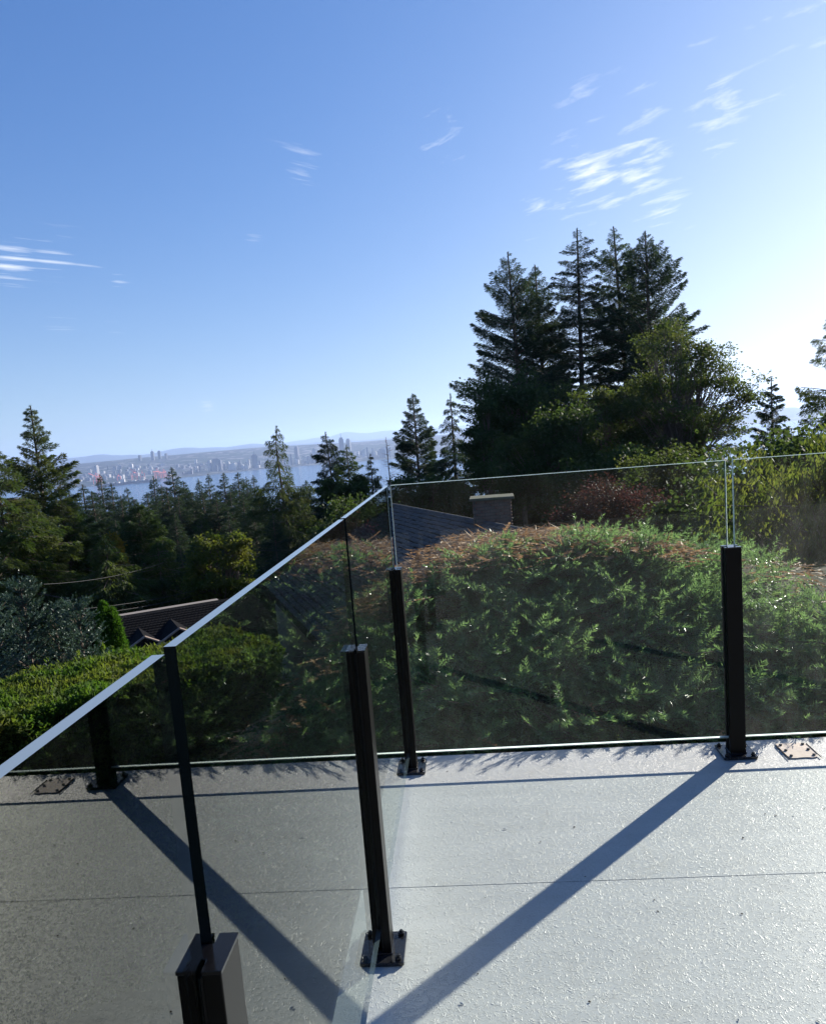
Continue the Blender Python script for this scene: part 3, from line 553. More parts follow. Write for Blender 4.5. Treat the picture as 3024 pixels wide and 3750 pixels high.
# the row against the water
row = [(365, 1738, 88, 'slim dark spruce, first peak of the row against the water'), (407, 1772, 86, 'shorter spruce leaning on the first peak of the row'), (465, 1788, 92, 'low spruce in the dip of the row left of the paired peaks'), (560, 1745, 84, 'left one of the paired peaks in the row'),
       (588, 1775, 82, 'right one of the paired peaks in the row'), (628, 1712, 86, 'tallest spruce in the left half of the row'), (672, 1762, 88, 'spruce tucked right of the tallest one in the row'), (725, 1755, 96, 'thin tipped spruce at the middle of the row'), (760, 1735, 90, 'conical spruce right of the thin tipped one'),
       (818, 1732, 86, 'broad spruce at the right of the row, left of its twin'), (868, 1732, 88, 'broad spruce twin at the right of the row'), (900, 1748, 92, 'spruce squeezed between the broad twin and the drooping hemlock'), (925, 1740, 90, 'last spruce of the row before the drooping hemlock')]
for q, (px, yt, r, lab) in enumerate(row):
    make_tree(px, yt, r, key='row%d' % (q % 4), R=3.1+.4*(q % 3), seed=20+q, power=.85, spire=1.7, whorls=38, nb=7, up_top=38, up_bot=-6, droop=.26, hang=.3, leaf=.23, dens=1.1, irr=.38, mat='dark_fir', label=lab, group='dark spruces in a row against the water', sx=float(rng.uniform(.9, 1.15)))
for q, (px, yt, r, lab) in enumerate([(300, 1905, 62, 'dark fir half hidden behind the tall open fir'), (420, 1905, 66, 'dark fir filling the gap below the low spruce of the row'), (640, 1880, 64, 'dark fir below the tallest spruce of the row'), (835, 1870, 62, 'dark fir below the broad twin spruces'), (925, 1860, 58, 'dark fir at the foot of the drooping hemlock'), (1090, 1800, 66, 'dark fir between the drooping hemlock and the dark spruce'),
                                      (1000, 1880, 44, 'dark fir in front of the drooping hemlock, above the glass edge'), (1440, 1780, 60, 'dark fir right of the dead tree'), (1580, 1700, 70, 'dark fir between the open fir and the ragged hemlock'), (1700, 1760, 52, 'dark fir left of the big fir group, above the chimney'), (660, 2010, 36, 'shaded fir just left of the utility pole'), (1010, 2000, 36, 'shaded fir right of the utility pole behind the glass edge')]):
    make_tree(px, yt, r, key='row%d' % ((q+1) % 4), label=lab, group='shaded firs filling the slope', sx=1.25)
for q, (px, yt, r, lab) in enumerate([(335, 1800, 78, 'small pointed spruce just left of the first peak of the row'), (440, 1815, 76, 'small pointed spruce below the low spruce of the row, against the water'), (488, 1830, 80, 'low pointed spruce left of the paired peaks'), (535, 1805, 76, 'low spruce touching the left of the paired peaks'),
                                      (610, 1800, 78, 'low spruce just left of the tallest spruce of the row'), (652, 1815, 74, 'low spruce just right of the tallest spruce of the row'), (700, 1805, 78, 'low spruce left of the thin tipped spruce'), (742, 1800, 76, 'low spruce wedged between the thin tipped and the conical spruce'),
                                      (790, 1805, 74, 'low spruce right of the conical spruce'), (843, 1800, 78, 'low spruce between the broad spruce and its twin'), (890, 1812, 74, 'low spruce right of the broad twin'), (948, 1800, 70, 'low spruce just left of the drooping hemlock trunk'), (275, 1850, 60, 'low pointed fir in the shade right of the tall open fir'), (300, 1775, 84, 'pointed spruce at the far left end of the row'), (250, 1800, 76, 'spruce just right of the tall open fir, against the water'), (1050, 1770, 74, 'pointed spruce just right of the drooping hemlock'), (1120, 1760, 76, 'pointed spruce left of the dark spruce with the bare tip')]):
    make_tree(px, yt, r, key='row%d' % ((q*3+1) % 4), label=lab, group='dark spruces in a row against the water', sx=1.35)
# middle
make_tree(1003, 1560, 52, R=3.4, seed=31, power=.95, whorls=27, nb=5, up_top=22, up_bot=-6, droop=.34, hang=1.15, leaf=.20, dens=1.7, fan=.42, irr=.42, gap=.08, mat='hemlock', tilt_top=-.25, label='drooping hemlock with a bent tip standing against the city', group='ragged trees against the city')
make_tree(1195, 1583, 58, R=3.0, seed=32, power=.85, whorls=28, nb=6, up_top=30, up_bot=2, droop=.22, hang=.45, leaf=.22, dens=1.9, irr=.35, mat='dark_fir', label='dark spruce with a bare pointed tip right of the drooping hemlock', group='ragged trees against the city')
make_tree(1268, 1632, 56, R=2.2, seed=33, power=.7, whorls=26, nb=6, up_top=35, up_bot=0, droop=.22, hang=.4, leaf=.21, dens=1.2, irr=.3, mat='fir_needles', label='shorter fir between the dark spruce and the small narrow one', group='ragged trees against the city')
make_tree(1355, 1665, 48, R=1.35, seed=34, power=.7, whorls=26, nb=5, up_top=30, up_bot=-5, droop=.3, hang=.6, leaf=.17, dens=1.2, irr=.35, mat='hemlock', label='small narrow olive fir left of the dead tree', group='ragged trees against the city')
make_tree(1510, 1442, 64, R=3.5, seed=35, power=.82, whorls=34, nb=6, up_top=42, up_bot=6, droop=.18, hang=.25, leaf=.22, dens=2.2, irr=.35, mat='dark_fir', label='open fir with upswept branches left of the ragged hemlock', group='ragged trees against the city')
make_tree(1648, 1442, 60, R=3.0, seed=36, power=.95, whorls=30, nb=5, up_top=15, up_bot=-14, droop=.42, hang=1.0, leaf=.22, dens=2.1, irr=.45, gap=.08, mat='dark_fir', label='ragged hemlock with sagging branches just left of the big fir group', group='ragged trees against the city')
# dead snag
tip = at(1412, 1600, 50); gz = float(ground_z(tip[0], tip[1])); Hh = tip[2]-gz
g = np.random.default_rng(3); mb = MB(); mb.tube([(0, 0, 0), (.1, 0, Hh*.5), (0, .05, Hh)], [.14, .08, .015], 6)
for q in range(60):
    z = Hh*(.45+.54*q/60); a = g.uniform(0, 6.28); L_ = (Hh-z)*.22+.25; L_ *= g.uniform(.5, 1.2); d = np.array([math.sin(a), math.cos(a), 0])
    p0 = np.array([.05, .02, z]); mb.tube([p0, p0+d*L_*.5+[0, 0, L_*.08], p0+d*L_+[0, 0, L_*.25]], [.02, .014, .006], 3)
o = empty('dead_tree', (tip[0], tip[1], gz), label='bare reddish dead tree with short twigs between small narrow fir and open fir', cat='tree'); mb.build('trunk', M['deadwood'], o)
# the big group of old firs
BG = 'old tall firs in the big group'
rb = math.radians
make_tree(1866, 922, 56, R=4.7, seed=41, rz=0, t0=.22, power=.55, whorls=36, nb=7, up_top=42, up_bot=2, droop=.12, hang=.28, leaf=.18, dens=1.3, fan=.34, irr=.3, mat='dark_fir', label='leftmost old fir of the big group, broad with a rounded top', group=BG,
          extra=[(.22, -1.5, 5.0, 0), (.12, -1.7, 4.6, -5), (.36, -1.45, 4.6, 5), (.02, -1.6, 4.2, -5)])
make_tree(1962, 970, 58, R=3.3, seed=42, rz=0, t0=.2, power=.65, whorls=40, nb=8, up_top=40, up_bot=2, droop=.12, hang=.28, leaf=.18, dens=1.25, fan=.32, irr=.3, mat='dark_fir', label='thin pointed old fir second from the left in the big group', group=BG)
make_tree(2108, 838, 56, R=4.2, seed=43, rz=0, t0=.2, power=.72, whorls=40, nb=8, up_top=22, up_bot=2, droop=.12, hang=.28, leaf=.18, dens=1.25, fan=.32, irr=.42, gap=.06, mat='dark_fir', label='middle old fir of the big group with a stepped narrow spire', group=BG)
make_tree(2257, 828, 59, R=3.5, seed=44, rz=0, t0=.25, power=.50, whorls=40, nb=8, up_top=35, up_bot=2, droop=.12, hang=.28, leaf=.18, dens=1.25, fan=.32, irr=.35, gap=.1, mat='fir_needles', label='airy old fir fourth from the left, its trunk showing', group=BG)
make_tree(2364, 846, 56, R=3.9, seed=45, rz=0, t0=.3, power=.52, whorls=40, nb=8, up_top=48, up_bot=2, droop=.12, hang=.28, leaf=.18, dens=1.25, fan=.32, irr=.4, gap=.08, mat='dark_fir', label='rightmost old fir of the big group, long limbs reaching right', group=BG,
          extra=[(.30, 1.55, 5.6, 18), (.23, 1.6, 6.6, 10), (.22, 1.35, 6.0, 14), (.15, 1.6, 6.6, 4), (.18, 1.75, 6.4, 8), (.27, 1.7, 5.8, 12), (.08, 1.55, 6.2, 6), (.05, 1.7, 5.0, 0), (.37, 1.5, 4.0, 24)])
# right side
make_tree(2825, 1382, 36, R=1.6, seed=51, t0=.05, power=.8, whorls=26, nb=6, up_top=30, up_bot=4, droop=.12, hang=.3, leaf=.12, dens=2.4, irr=.3, mat='dark_fir', label='small dark spruce with two tips standing alone against bright haze', name='spruce_tree')
make_tree(3075, 1060, 24, R=2.5, seed=52, spire=1.4, t0=.02, power=.85, whorls=22, nb=6, up_top=25, up_bot=6, droop=.3, hang=.75, leaf=.10, dens=1.5, irr=.35, fan=.38, mat='hemlock', label='weeping cedar cut by the right edge with layered sagging branches', name='cedar_tree')

def broad_tree(name, label, cpx, cpy, r, rad, mat, n=22000, leaf=.14, seed=1, flat=.85, clumps=90, shell=.5, group=None, limbs=True, cut=None, spread=.26):
    """a broad-leaved tree: trunk and limbs reaching to leafy clumps spread through the crown"""
    g = np.random.default_rng(seed); c = at(cpx, cpy, r); gz = float(ground_z(c[0], c[1])); cz = c[2]-gz+.3
    rt = empty(name, (c[0], c[1], gz-.3), label=label, cat='tree', group=group)
    d = unit(g.normal(size=(clumps, 3))); rr_ = (shell+(1-shell)*g.random(clumps))**.6; rx, ry, rz_ = rad
    lump = 1+.22*np.sin(d[:, 0]*5+seed)+.16*np.cos(d[:, 2]*7+seed*2)
    cc = d*(rr_*lump)[:, None]*np.array([rx, ry, rz_])+np.array([0, 0, cz])
    cc[:, 2] = np.maximum(cc[:, 2], .6)
    szc = g.uniform(.6, 1.25, clumps)*rx*spread
    ci = g.integers(0, clumps, n); q = g.normal(size=(n, 3))*.55; q[:, 2] *= .6
    P = cc[ci]+q*szc[ci][:, None]
    D = unit(q)+g.normal(0, .6, (n, 3))+np.array([0, 0, -.35]); ll = leaf*g.uniform(.6, 1.2, n)
    W = unit(np.cross(D, g.normal(size=(n, 3)))); D = unit(D)
    a = P; b = P+D*(ll*.5)[:, None]+W*(ll*.36)[:, None]; e = P+D*ll[:, None]; f = P+D*(ll*.5)[:, None]-W*(ll*.36)[:, None]
    Tt = np.concatenate([np.stack([a, b, e], 1), np.stack([a, e, f], 1)]); var = g.random(n); var = np.concatenate([var, var])
    link('crown', tri_mesh(name+'_crown', Tt, M[mat], var), rt)
    mb = MB(); tr = .035*rx+.05; fork = max(cz-rz_*.75, .5); mb.tube([(0, 0, 0), (.05, 0, fork*.6), (0, .05, fork)], [tr*1.3, tr, tr*.85], 8)
    for k_ in range(clumps):
        if not limbs and k_ % 3: continue
        e_ = cc[k_]; p0 = np.array([0, .05, fork*g.uniform(.75, 1.0)]); mid = p0*.45+e_*.55+np.array([0, 0, .12*rz_])+g.normal(0, .06*rx, 3); m0 = p0*.75+e_*.25+np.array([0, 0, .1*rz_])
        mb.tube([p0, m0, mid, e_], [tr*.45, tr*.32, tr*.18, tr*.07], 4, cap=False)
        for z_ in range(3): mb.tube([mid*.5+e_*.5, e_+g.normal(0, .4, 3)*szc[k_]], [tr*.09, tr*.04], 3, cap=False)
    mb.build('trunk', M['bark'], rt); return rt
BT = 'leafy trees around the big fir group'
broad_tree('maple_tree', 'big airy maple right of the tall firs, light showing through its crown', 2490, 1480, 42, (3.1, 3.0, 3.4), 'maple', n=30000, leaf=.13, seed=3, clumps=230, shell=.45, spread=.15, group=BT)
broad_tree('maple_tree', 'darker leafy maple in front of the tall fir trunks', 2230, 1590, 44, (2.3, 2.3, 3.0), 'maple', n=22000, leaf=.14, seed=4, clumps=150, shell=.45, spread=.19, group=BT)
broad_tree('bigleaf_tree', 'dense dark leafy tree under the leftmost old fir', 1900, 1560, 48, (2.6, 2.4, 3.6), 'maple_dark', n=26000, leaf=.2, seed=5, clumps=90, shell=.3, group=BT)
broad_tree('bigleaf_tree', 'rounded olive leafy tree behind the chimney, under the tall firs', 2040, 1720, 40, (2.6, 2.2, 2.8), 'maple_dark', n=26000, leaf=.17, seed=6, clumps=90, shell=.3, group=BT)
broad_tree('bigleaf_tree', 'leafy tree between the purple tree and the airy maple, low and green', 2480, 1800, 30, (1.9, 1.8, 1.7), 'maple', n=22000, leaf=.12, seed=7, clumps=90, shell=.35, group=BT)
broad_tree('bigleaf_tree', 'dark leafy tree at the left foot of the big fir group', 1790, 1640, 46, (1.5, 1.8, 3.2), 'maple_dark', n=16000, leaf=.18, seed=8, clumps=60, shell=.3, group=BT)
broad_tree('bigleaf_tree', 'dark green leafy tree behind the second brick chimney', 2250, 1790, 34, (2.4, 2.0, 1.6), 'maple_dark', n=20000, leaf=.14, seed=81, clumps=80, shell=.3, group=BT)
broad_tree('purple_plum_tree', 'purple leaved plum tree seen through the glass', 2240, 1890, 24, (1.7, 1.5, 1.0), 'purple', n=15000, leaf=.085, seed=9, clumps=110, shell=.35)
broad_tree('alder_tree', 'yellow green alder around the utility pole', 805, 2090, 29, (1.25, 1.1, 1.35), 'yellow_leaf', n=15000, leaf=.11, seed=10, clumps=90, shell=.45, spread=.2)
broad_tree('alder_tree', 'sunlit olive tree in front of the dark spruce and the city', 1275, 1850, 42, (1.15, 1.2, 1.7), 'maple', n=20000, leaf=.15, seed=11, clumps=80, shell=.35)
broad_tree('alder_tree', 'small golden topped tree left of the broad dark fir', 400, 2040, 33, (.75, .8, .9), 'gold_leaf', n=7000, leaf=.11, seed=12, clumps=40, shell=.3)
broad_tree('bigleaf_tree', 'dark leafy tree behind the glass above the left fir top', 1330, 1960, 30, (1.9, 1.6, 1.5), 'maple_dark', n=16000, leaf=.13, seed=15, clumps=70, shell=.3)
broad_tree('bigleaf_tree', 'dark leafy tree between the chimney and the ragged hemlock', 1560, 1850, 42, (2.4, 1.8, 1.6), 'maple_dark', n=16000, leaf=.16, seed=16, clumps=70, shell=.3)

# blue spruce bushes and the small round cedar beyond the hedge
def spray_tris(P, A, Ln, g, needles, nl, nw, up=.25, bare=.04, upd=(0, 0, 1.0), flatness=2.0):
    """needle shoots: P base, A axis (unit), Ln length; needles stand out both sides of the stem"""
    n = len(P); i = np.repeat(np.arange(n), needles); k = len(i); s = np.tile(np.linspace(bare, 1, needles), n)+g.normal(0, .01, k)
    ax = A[i]; upv = np.array(upd)+g.normal(0, .2, (n, 3)); sd_ = unit(np.cross(A, upv))[i]; nu = unit(np.cross(sd_, ax))
    ph = g.uniform(0, 1, k); sg = np.where(g.random(k) < .5, 1, -1.0)
    th = sg*(1.35-1.2*ph**flatness)   # mostly flat to the sides, some on top
    out_ = sd_*np.sin(th)[:, None]+nu*(np.cos(th)*(.55+up))[:, None]
    d = unit(out_+ax*(.38+.9*s**3)[:, None]+g.normal(0, .07, (k, 3)))
    base = P[i]+ax*(Ln[i]*s)[:, None]; l = nl*g.uniform(.75, 1.1, k)*(1-.35*s**4)*(.65+.35*np.minimum(s*5, 1))
    W = unit(np.cross(d, g.normal(size=(k, 3)))); nw_ = nw
    return np.stack([base-W*nw_*.5, base+W*nw_*.5, base+d*l[:, None]+np.array([0, 0, -.06])*l[:, None]], 1)
def blue_bush(px, ytop, r, Rb, seed, label):
    g = np.random.default_rng(seed); tip = at(px, ytop, r); gz = float(ground_z(tip[0], tip[1])); H = tip[2]-gz+.2
    rt = empty('blue_spruce', (tip[0], tip[1], gz-.2), label=label, cat='shrub', group='young blue spruces behind the hedge')
    P = []; A = []; Ln = []; mb = MB(); mb.tube([(0, 0, 0), (0, 0, H*.98)], [.05, .008], 6)
    z = H*.15
    while z < H*.97:
        t = z/H; Lb = Rb*(1-t)**.75+.08; nb = 7
        for b in range(nb):
            a = g.uniform(0, 6.28); h = np.array([math.sin(a), math.cos(a), 0]); el = R_(8+42*t+g.uniform(-8, 8)); L_ = Lb*g.uniform(.75, 1.1); ax = h*math.cos(el)+np.array([0, 0, math.sin(el)])
            p0 = np.array([0, 0, z]); mb.tube([p0, p0+ax*L_], [.008, .003], 3, cap=False)
            sd_ = np.array([h[1], -h[0], 0])
            for s in np.arange(.18, 1.0, .12/max(Lb, .3)):
                for sg in (-1, 1):
                    dd = unit(ax*.75+sd_*sg*.75+np.array([0, 0, .1+g.normal(0, .1)])); ll = .34*L_*(1-s)+.10
                    P.append(p0+ax*L_*s); A.append(dd); Ln.append(ll)
            P.append(p0+ax*L_*.75); A.append(ax); Ln.append(.3*L_+.06)
        z += .14
    P.append(np.array([0, 0, H*.85])); A.append(np.array([.02, 0, 1.0])); Ln.append(H*.17)
    P = np.array(P); A = unit(np.array(A)); Ln = np.array(Ln); T_ = spray_tris(P, A, Ln, g, 20, .036, .013)
    link('foliage', tri_mesh('blue_spruce_foliage', T_, M['spruce_blue'], g.random(len(T_))), rt); mb.build('stem', M['bark'], rt)
blue_bush(68, 2110, 9.5, .85, 1, 'blue spruce bush with a long leader, second from the left behind the hedge')
blue_bush(-70, 2160, 9.0, .9, 2, 'blue spruce bush cut by the left edge behind the hedge')
blue_bush(190, 2215, 9.6, .72, 3, 'blue spruce bush in the middle, just left of the rightmost blue one')
blue_bush(276, 2190, 9.2, .75, 4, 'rightmost blue spruce bush, beside the small round cedar')

def surf_leaves(P, Nn, g, ll, lw, tilt=.8):
    n = len(P); D = unit(Nn+g.normal(0, tilt, (n, 3))); W = unit(np.cross(D, g.normal(size=(n, 3)))); ll_ = (ll*g.uniform(.6, 1.3, n))[:, None]
    return np.stack([P-W*lw*.5, P+W*lw*.5, P+D*ll_], 1)
def round_cedar(px, ytop, r, rad, seed, label):
    g = np.random.default_rng(seed); tip = at(px, ytop, r); gz = float(ground_z(tip[0], tip[1])); H = tip[2]-gz
    rt = empty('round_cedar', (tip[0], tip[1], gz), label=label, cat='shrub'); n = 26000
    cols = [(-.14, .02, 1.0), (.12, .0, .93), (0, -.12, .9), (.02, .15, .96)]
    ci = g.integers(0, len(cols), n); c = np.array(cols)[ci]; t = g.random(n)**.8; a = g.uniform(0, 6.28, n)
    rr_ = rad*.68*np.sqrt(np.clip(1-t**2.4, 0, 1))*(1+.12*np.sin(a*5+t*14)+.10*np.sin(t*40+a*2)); sh = g.uniform(.82, 1.03, n)
    P = np.stack([c[:, 0]*rad*1.6+rr_*sh*np.sin(a), c[:, 1]*rad*1.6+rr_*sh*np.cos(a), H*t*c[:, 2]], -1); Nn = np.stack([np.sin(a)*.6, np.cos(a)*.6, .9+0*a], -1)
    link('foliage', tri_mesh('round_cedar_foliage', surf_leaves(P, Nn, g, .045, .02, .45), M['arbor'], g.random(n)), rt)
    mb = MB(); mb.tube([(0, 0, 0), (0, 0, H*.8)], [.05, .02], 6); mb.build('stem', M['bark'], rt)
round_cedar(392, 2205, 11.5, .30, 5, 'small bright green round cedar bush at the corner of the dark roof')

# ------------------------------------------------------------------ clipped hedge at the left
def hedge(name, A, B, depth, ztop, zbot, label, seed, dens=7500, sag=.05):
    """sheared hedge whose front face runs from A to B"""
    g = np.random.default_rng(seed); A = np.array(A, float); B = np.array(B, float); L_ = np.hypot(*(B-A)); ux = (B-A)/L_; uy = np.array([-ux[1], ux[0]])
    rt = empty(name, (A[0], A[1], zbot), label=label, cat='hedge')
    def disp(x, y, z): return .07*noise2(x*5, z*6+y*5, seed)+.05*noise2(x*15, z*17+y*14, seed+3)
    def w(x, y, z): return np.stack([ux[0]*x+uy[0]*y, ux[1]*x+uy[1]*y, z], -1)
    Hh = ztop-zbot; out_ = []
    nf = int(L_*Hh*dens*.8); x = g.random(nf)*L_; z = g.random(nf)*Hh; d = g.random(nf)**1.5*.07
    out_.append((w(x, -disp(x, 0, z)*1.6+d, z), np.broadcast_to(np.array([*(-uy), .35]), (nf, 3))))
    n_ = int(L_*depth*dens*1.1); x = g.random(n_)*L_; y = g.random(n_)*depth; d = g.random(n_)**1.5*.07
    out_.append((w(x, y, Hh+.45*disp(x, y, 0)-d), np.broadcast_to(np.array([0, 0, 1.0]), (n_, 3))))
    for xe, s in ((0, -1), (L_, 1)):
        n_ = int(depth*Hh*dens*.6); y = g.random(n_)*depth; z = g.random(n_)*Hh; out_.append((w(xe+s*disp(y, 0, z)-s*g.random(n_)*.06, y, z), np.broadcast_to(np.array([*(ux*s), .2]), (n_, 3))))
    P = np.concatenate([o_[0] for o_ in out_]); Nn = np.concatenate([o_[1] for o_ in out_])
    link('foliage', tri_mesh(name+'_foliage', surf_leaves(P, Nn, g, .028, .015, .95), M['hedge'], g.random(len(P))), rt)
    # stray taller tips
    ns = int(L_*26); x = g.random(ns)*L_; y = g.random(ns)*depth; P0 = w(x, y, np.full(ns, Hh)); i = np.repeat(np.arange(ns), 12); P1 = P0[i]+np.array([0, 0, 1.0])*(g.random(len(i))*g.uniform(.02, .085, ns)[i])[:, None]+g.normal(0, .008, (len(i), 3))
    link('young_tip', tri_mesh(name+'_tips', surf_leaves(P1, np.broadcast_to(np.array([0, 0, 1.0]), P1.shape), g, .03, .016, .6), M['hedge'], g.random(len(P1))), rt)
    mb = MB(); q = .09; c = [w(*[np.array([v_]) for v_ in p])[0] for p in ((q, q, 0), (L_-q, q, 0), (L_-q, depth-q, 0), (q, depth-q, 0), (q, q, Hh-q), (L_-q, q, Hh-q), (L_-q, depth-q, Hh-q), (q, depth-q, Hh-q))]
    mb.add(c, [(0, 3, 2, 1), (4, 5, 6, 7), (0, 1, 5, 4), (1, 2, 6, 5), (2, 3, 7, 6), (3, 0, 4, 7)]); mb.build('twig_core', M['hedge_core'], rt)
hedge('clipped_hedge', (-3.6, -.55), (-.95, 1.97), .85, -.02, -2.2, 'long clipped hedge with a sunlit flat top left of the glass railing', 2, dens=16000)

# ------------------------------------------------------------------ the sheared fir just beyond the back railing
def sheared_fir():
    g = np.random.default_rng(21)
    rt = empty('sheared_fir', (1.6, 2.2, float(ground_z(1.6, 2.2))), label='big clipped fir with a brown sheared top right behind the back glass railing', cat='tree')
    off = np.array([1.6, 2.2, float(ground_z(1.6, 2.2))])
    def ztop(x, y): return np.interp(x, [-1.5, -.7, -.3, -.05, .2, 1.0, 1.35, 1.7, 2.3, 3.2, 4.6], [-.5, -.05, .32, .42, .52, .54, .49, .40, .22, .10, .0])-.07*np.clip(y-1.7, 0, 2)+.05*noise2(x*2.3, y*3.1, 4)
    def yface(x, z): return np.maximum(.24+.10*noise2(x*2.1, z*2.7, 8), 24e-2+2.65*z+.06*noise2(x*2.1, z*2.7, 8))
    P = []; A = []; Ln = []; mb = MB()
    nsp = 620; tries = 0; made = 0
    while made < nsp and tries < 16000:      # layered boughs: a main shoot with long side shoots in one flat fan
        tries += 1; x = g.uniform(-.75, 3.0); z = -.45+.98*((made*.6180339)%1)+g.normal(0, .03); y = float(yface(x, z))+.10+abs(g.normal(0, .10))
        if z > ztop(x, y)-.03: continue
        a = g.normal(.25, .75); h = np.array([math.sin(a), -math.cos(a), 0]); el = R_(g.uniform(2, 46)); ax = h*math.cos(el)+np.array([0, 0, math.sin(el)])
        Ls = g.uniform(.34, .62); p0 = np.array([x, y, z])-ax*Ls*.45; tip_ = p0+ax*Ls
        if tip_[1] < .14 or tip_[2] > (tip_[1]-.13)/2.1+.06 or tip_[2] > ztop(tip_[0], tip_[1])+.03: continue
        made += 1; nrm = unit(np.array([g.normal(0, .25), -.55, .8])); sd_ = unit(np.cross(ax, nrm)); up_ = unit(np.cross(sd_, ax))
        mb.tube([p0, p0+ax*Ls*.5, p0+ax*Ls], [.006, .004, .002], 3, cap=False)
        P.append(p0+ax*Ls*.5); A.append(ax+np.array([0, 0, .03])); Ln.append(Ls*.52); P.append(p0+ax*Ls*.1); A.append(ax); Ln.append(Ls*.42)
        n_ = int(Ls/.062)
        for q in range(n_):
            s = .08+.78*q/n_
            for sg in (-1, 1):
                if g.random() < .12: continue
                dd = unit(ax*g.uniform(.55, .85)+sd_*sg*.8+up_*g.normal(.06, .10)); ll = (.26*(1-s)**.7+.055)*g.uniform(.7, 1.15)*Ls/.5
                P.append(p0+ax*Ls*(s+.02*sg)); A.append(dd); Ln.append(ll); mb.tube([P[-1], P[-1]+dd*ll*.9], [.0025, .0012], 3, cap=False)
    # upright young shoots along the rim and on the face
    for k_ in range(120):
        x = g.uniform(-.1, 3.2); y = g.uniform(1.2, 1.9); z = ztop(x, y)-.1 if k_ < 90 else g.uniform(-.3, .45)
        if k_ >= 90: y = yface(x, z)-.02
        y += .12; P.append(np.array([x, y, z-.05])); A.append(unit(np.array([g.normal(0, .3), g.normal(.1, .25), 1.0]))); Ln.append(g.uniform(.07, .16))
    for k_ in range(70):      # bolder shoots breaking the outline towards the right
        x = g.uniform(.75, 3.0); y = g.uniform(1.45, 2.3); z = float(ztop(x, y))-.06; A0 = unit(np.array([g.normal(.25, .4), g.normal(-.25, .3), 1.0])); L0 = g.uniform(.12, .26)
        P.append(np.array([x, y, z])); A.append(A0); Ln.append(L0); mb.tube([P[-1], P[-1]+A0*L0*.9], [.003, .0015], 3, cap=False)
        for sg in (-1, 1):
            P.append(np.array([x, y, z])+A0*L0*.35); A.append(unit(A0*.8+np.array([sg*.7, -.1, 0]))); Ln.append(L0*.55)
    # a few sprigs reaching over to the deck edge
    for (x, y, z, dx, L_) in [(-.28, .24, .05, -.4, .10), (-.12, .25, .055, .2, .10), (.62, .25, .055, -.5, .11), (.74, .27, .06, .2, .11), (.98, .26, .06, -.3, .10)]:
        for q in range(3): P.append(np.array([x+q*.03, y+.02*q, z])); A.append(unit(np.array([dx+(q-1)*.7, -1, .1]))); Ln.append(L_)
    P = np.array(P); A = unit(np.array(A)); Ln = np.array(Ln)
    T_ = spray_tris(P-off, A, Ln, g, 54, .034, .0052, upd=(.05, -.6, .8), flatness=3.5)
    link('green_needle', tri_mesh('sheared_fir_needles', T_, M['near_needle'], np.repeat(np.clip(g.normal(.45, .35, len(P)), 0, 1), 54)), rt)['kind'] = 'stuff'
    # dead brown sheared layer: flat ragged sprays on top
    n = 1300; x = -.7+np.where(g.random(n) < .85, 2.2*g.random(n), 3.9*g.random(n)); y = 1.30+1.8*g.random(n)**1.2; y = np.where(g.random(n) < .35, yface(x, ztop(x, y))-.02+.2*g.random(n), y)
    z = ztop(x, y)+g.uniform(-.04, .05, n); Pb = np.stack([x, y, z], -1); Ab = unit(np.stack([g.normal(0, 1, n), g.normal(-.3, 1, n), g.normal(-.02, .10, n)], -1)); Lb = g.uniform(.08, .2, n)
    T1 = spray_tris(Pb-off, Ab, Lb, g, 26, .03, .008, up=-.5)
    n = 6500; x = -.7+np.where(g.random(n) < .85, 2.2*g.random(n), 3.9*g.random(n)); y = 1.45+1.5*g.random(n); z = ztop(x, y)+g.uniform(-.03, .05, n); Pq = np.stack([x, y, z], -1)-off
    D = unit(np.stack([g.normal(0, 1, n), g.normal(0, .5, n), g.normal(0, .12, n)], -1)); T2 = leaf_tris(Pq, D, g.uniform(.04, .12, n), .013, g, flat=.6)
    Tb = np.concatenate([T1, T2]); o = link('brown_needle', tri_mesh('sheared_fir_brown', Tb, M['brown_needle'], g.random(len(Tb))), rt); o['kind'] = 'stuff'; o['label'] = 'dry brown sheared top layer'
    # scattered dead twigs in the face
    n = 70; x = g.uniform(.1, 4, n); z = g.uniform(-.6, .45, n); Pd = np.stack([x, yface(x, z)-.03, z], -1); Ad = unit(np.stack([g.normal(0, .6, n), g.normal(-1, .3, n), g.normal(-.3, .3, n)], -1))
    T3 = spray_tris(Pd-off, Ad, g.uniform(.05, .14, n), g, 26, .026, .005); o = link('dead_twig', tri_mesh('sheared_fir_dead', T3, M['brown_needle'], g.random(len(T3))), rt); o['kind'] = 'stuff'
    # inner limbs and shaded inner twigs
    mb.v = [(a-off[0], b-off[1], c-off[2]) for a, b, c in mb.v]
    lm = MB()
    for k_ in range(46):
        x = g.uniform(-.6, 4.3); b0 = np.array([1.6+(x-1.6)*.35, 2.8, -1.9])-off; ze_ = g.uniform(-.5, .3); ze_ = min(ze_, float(ztop(x, 1.6))-.15); e0 = np.array([x, float(yface(x, ze_))+.25, ze_])-off; mdp = b0*.4+e0*.6+np.array([0, .2, -.2]); lm.tube([b0, mdp, e0], [.05, .03, .012], 5)
    lm.tube([(0, .4, -.5), (0, .4, 1.0), (0, .4, 1.9)], [.16, .13, .08], 10); lm.build('trunk', M['bark'], rt)
    mb.build('twig', M['bark'], rt)['kind'] = 'stuff'
    n = 52000; x = g.uniform(-.8, 3.8, n); z = g.uniform(-.9, .5, n); y = yface(x, z)+.08+.8*g.random(n)**1.3; ok = z < ztop(x, y)-.06; Pi = np.stack([x, y, z], -1)[ok]-off
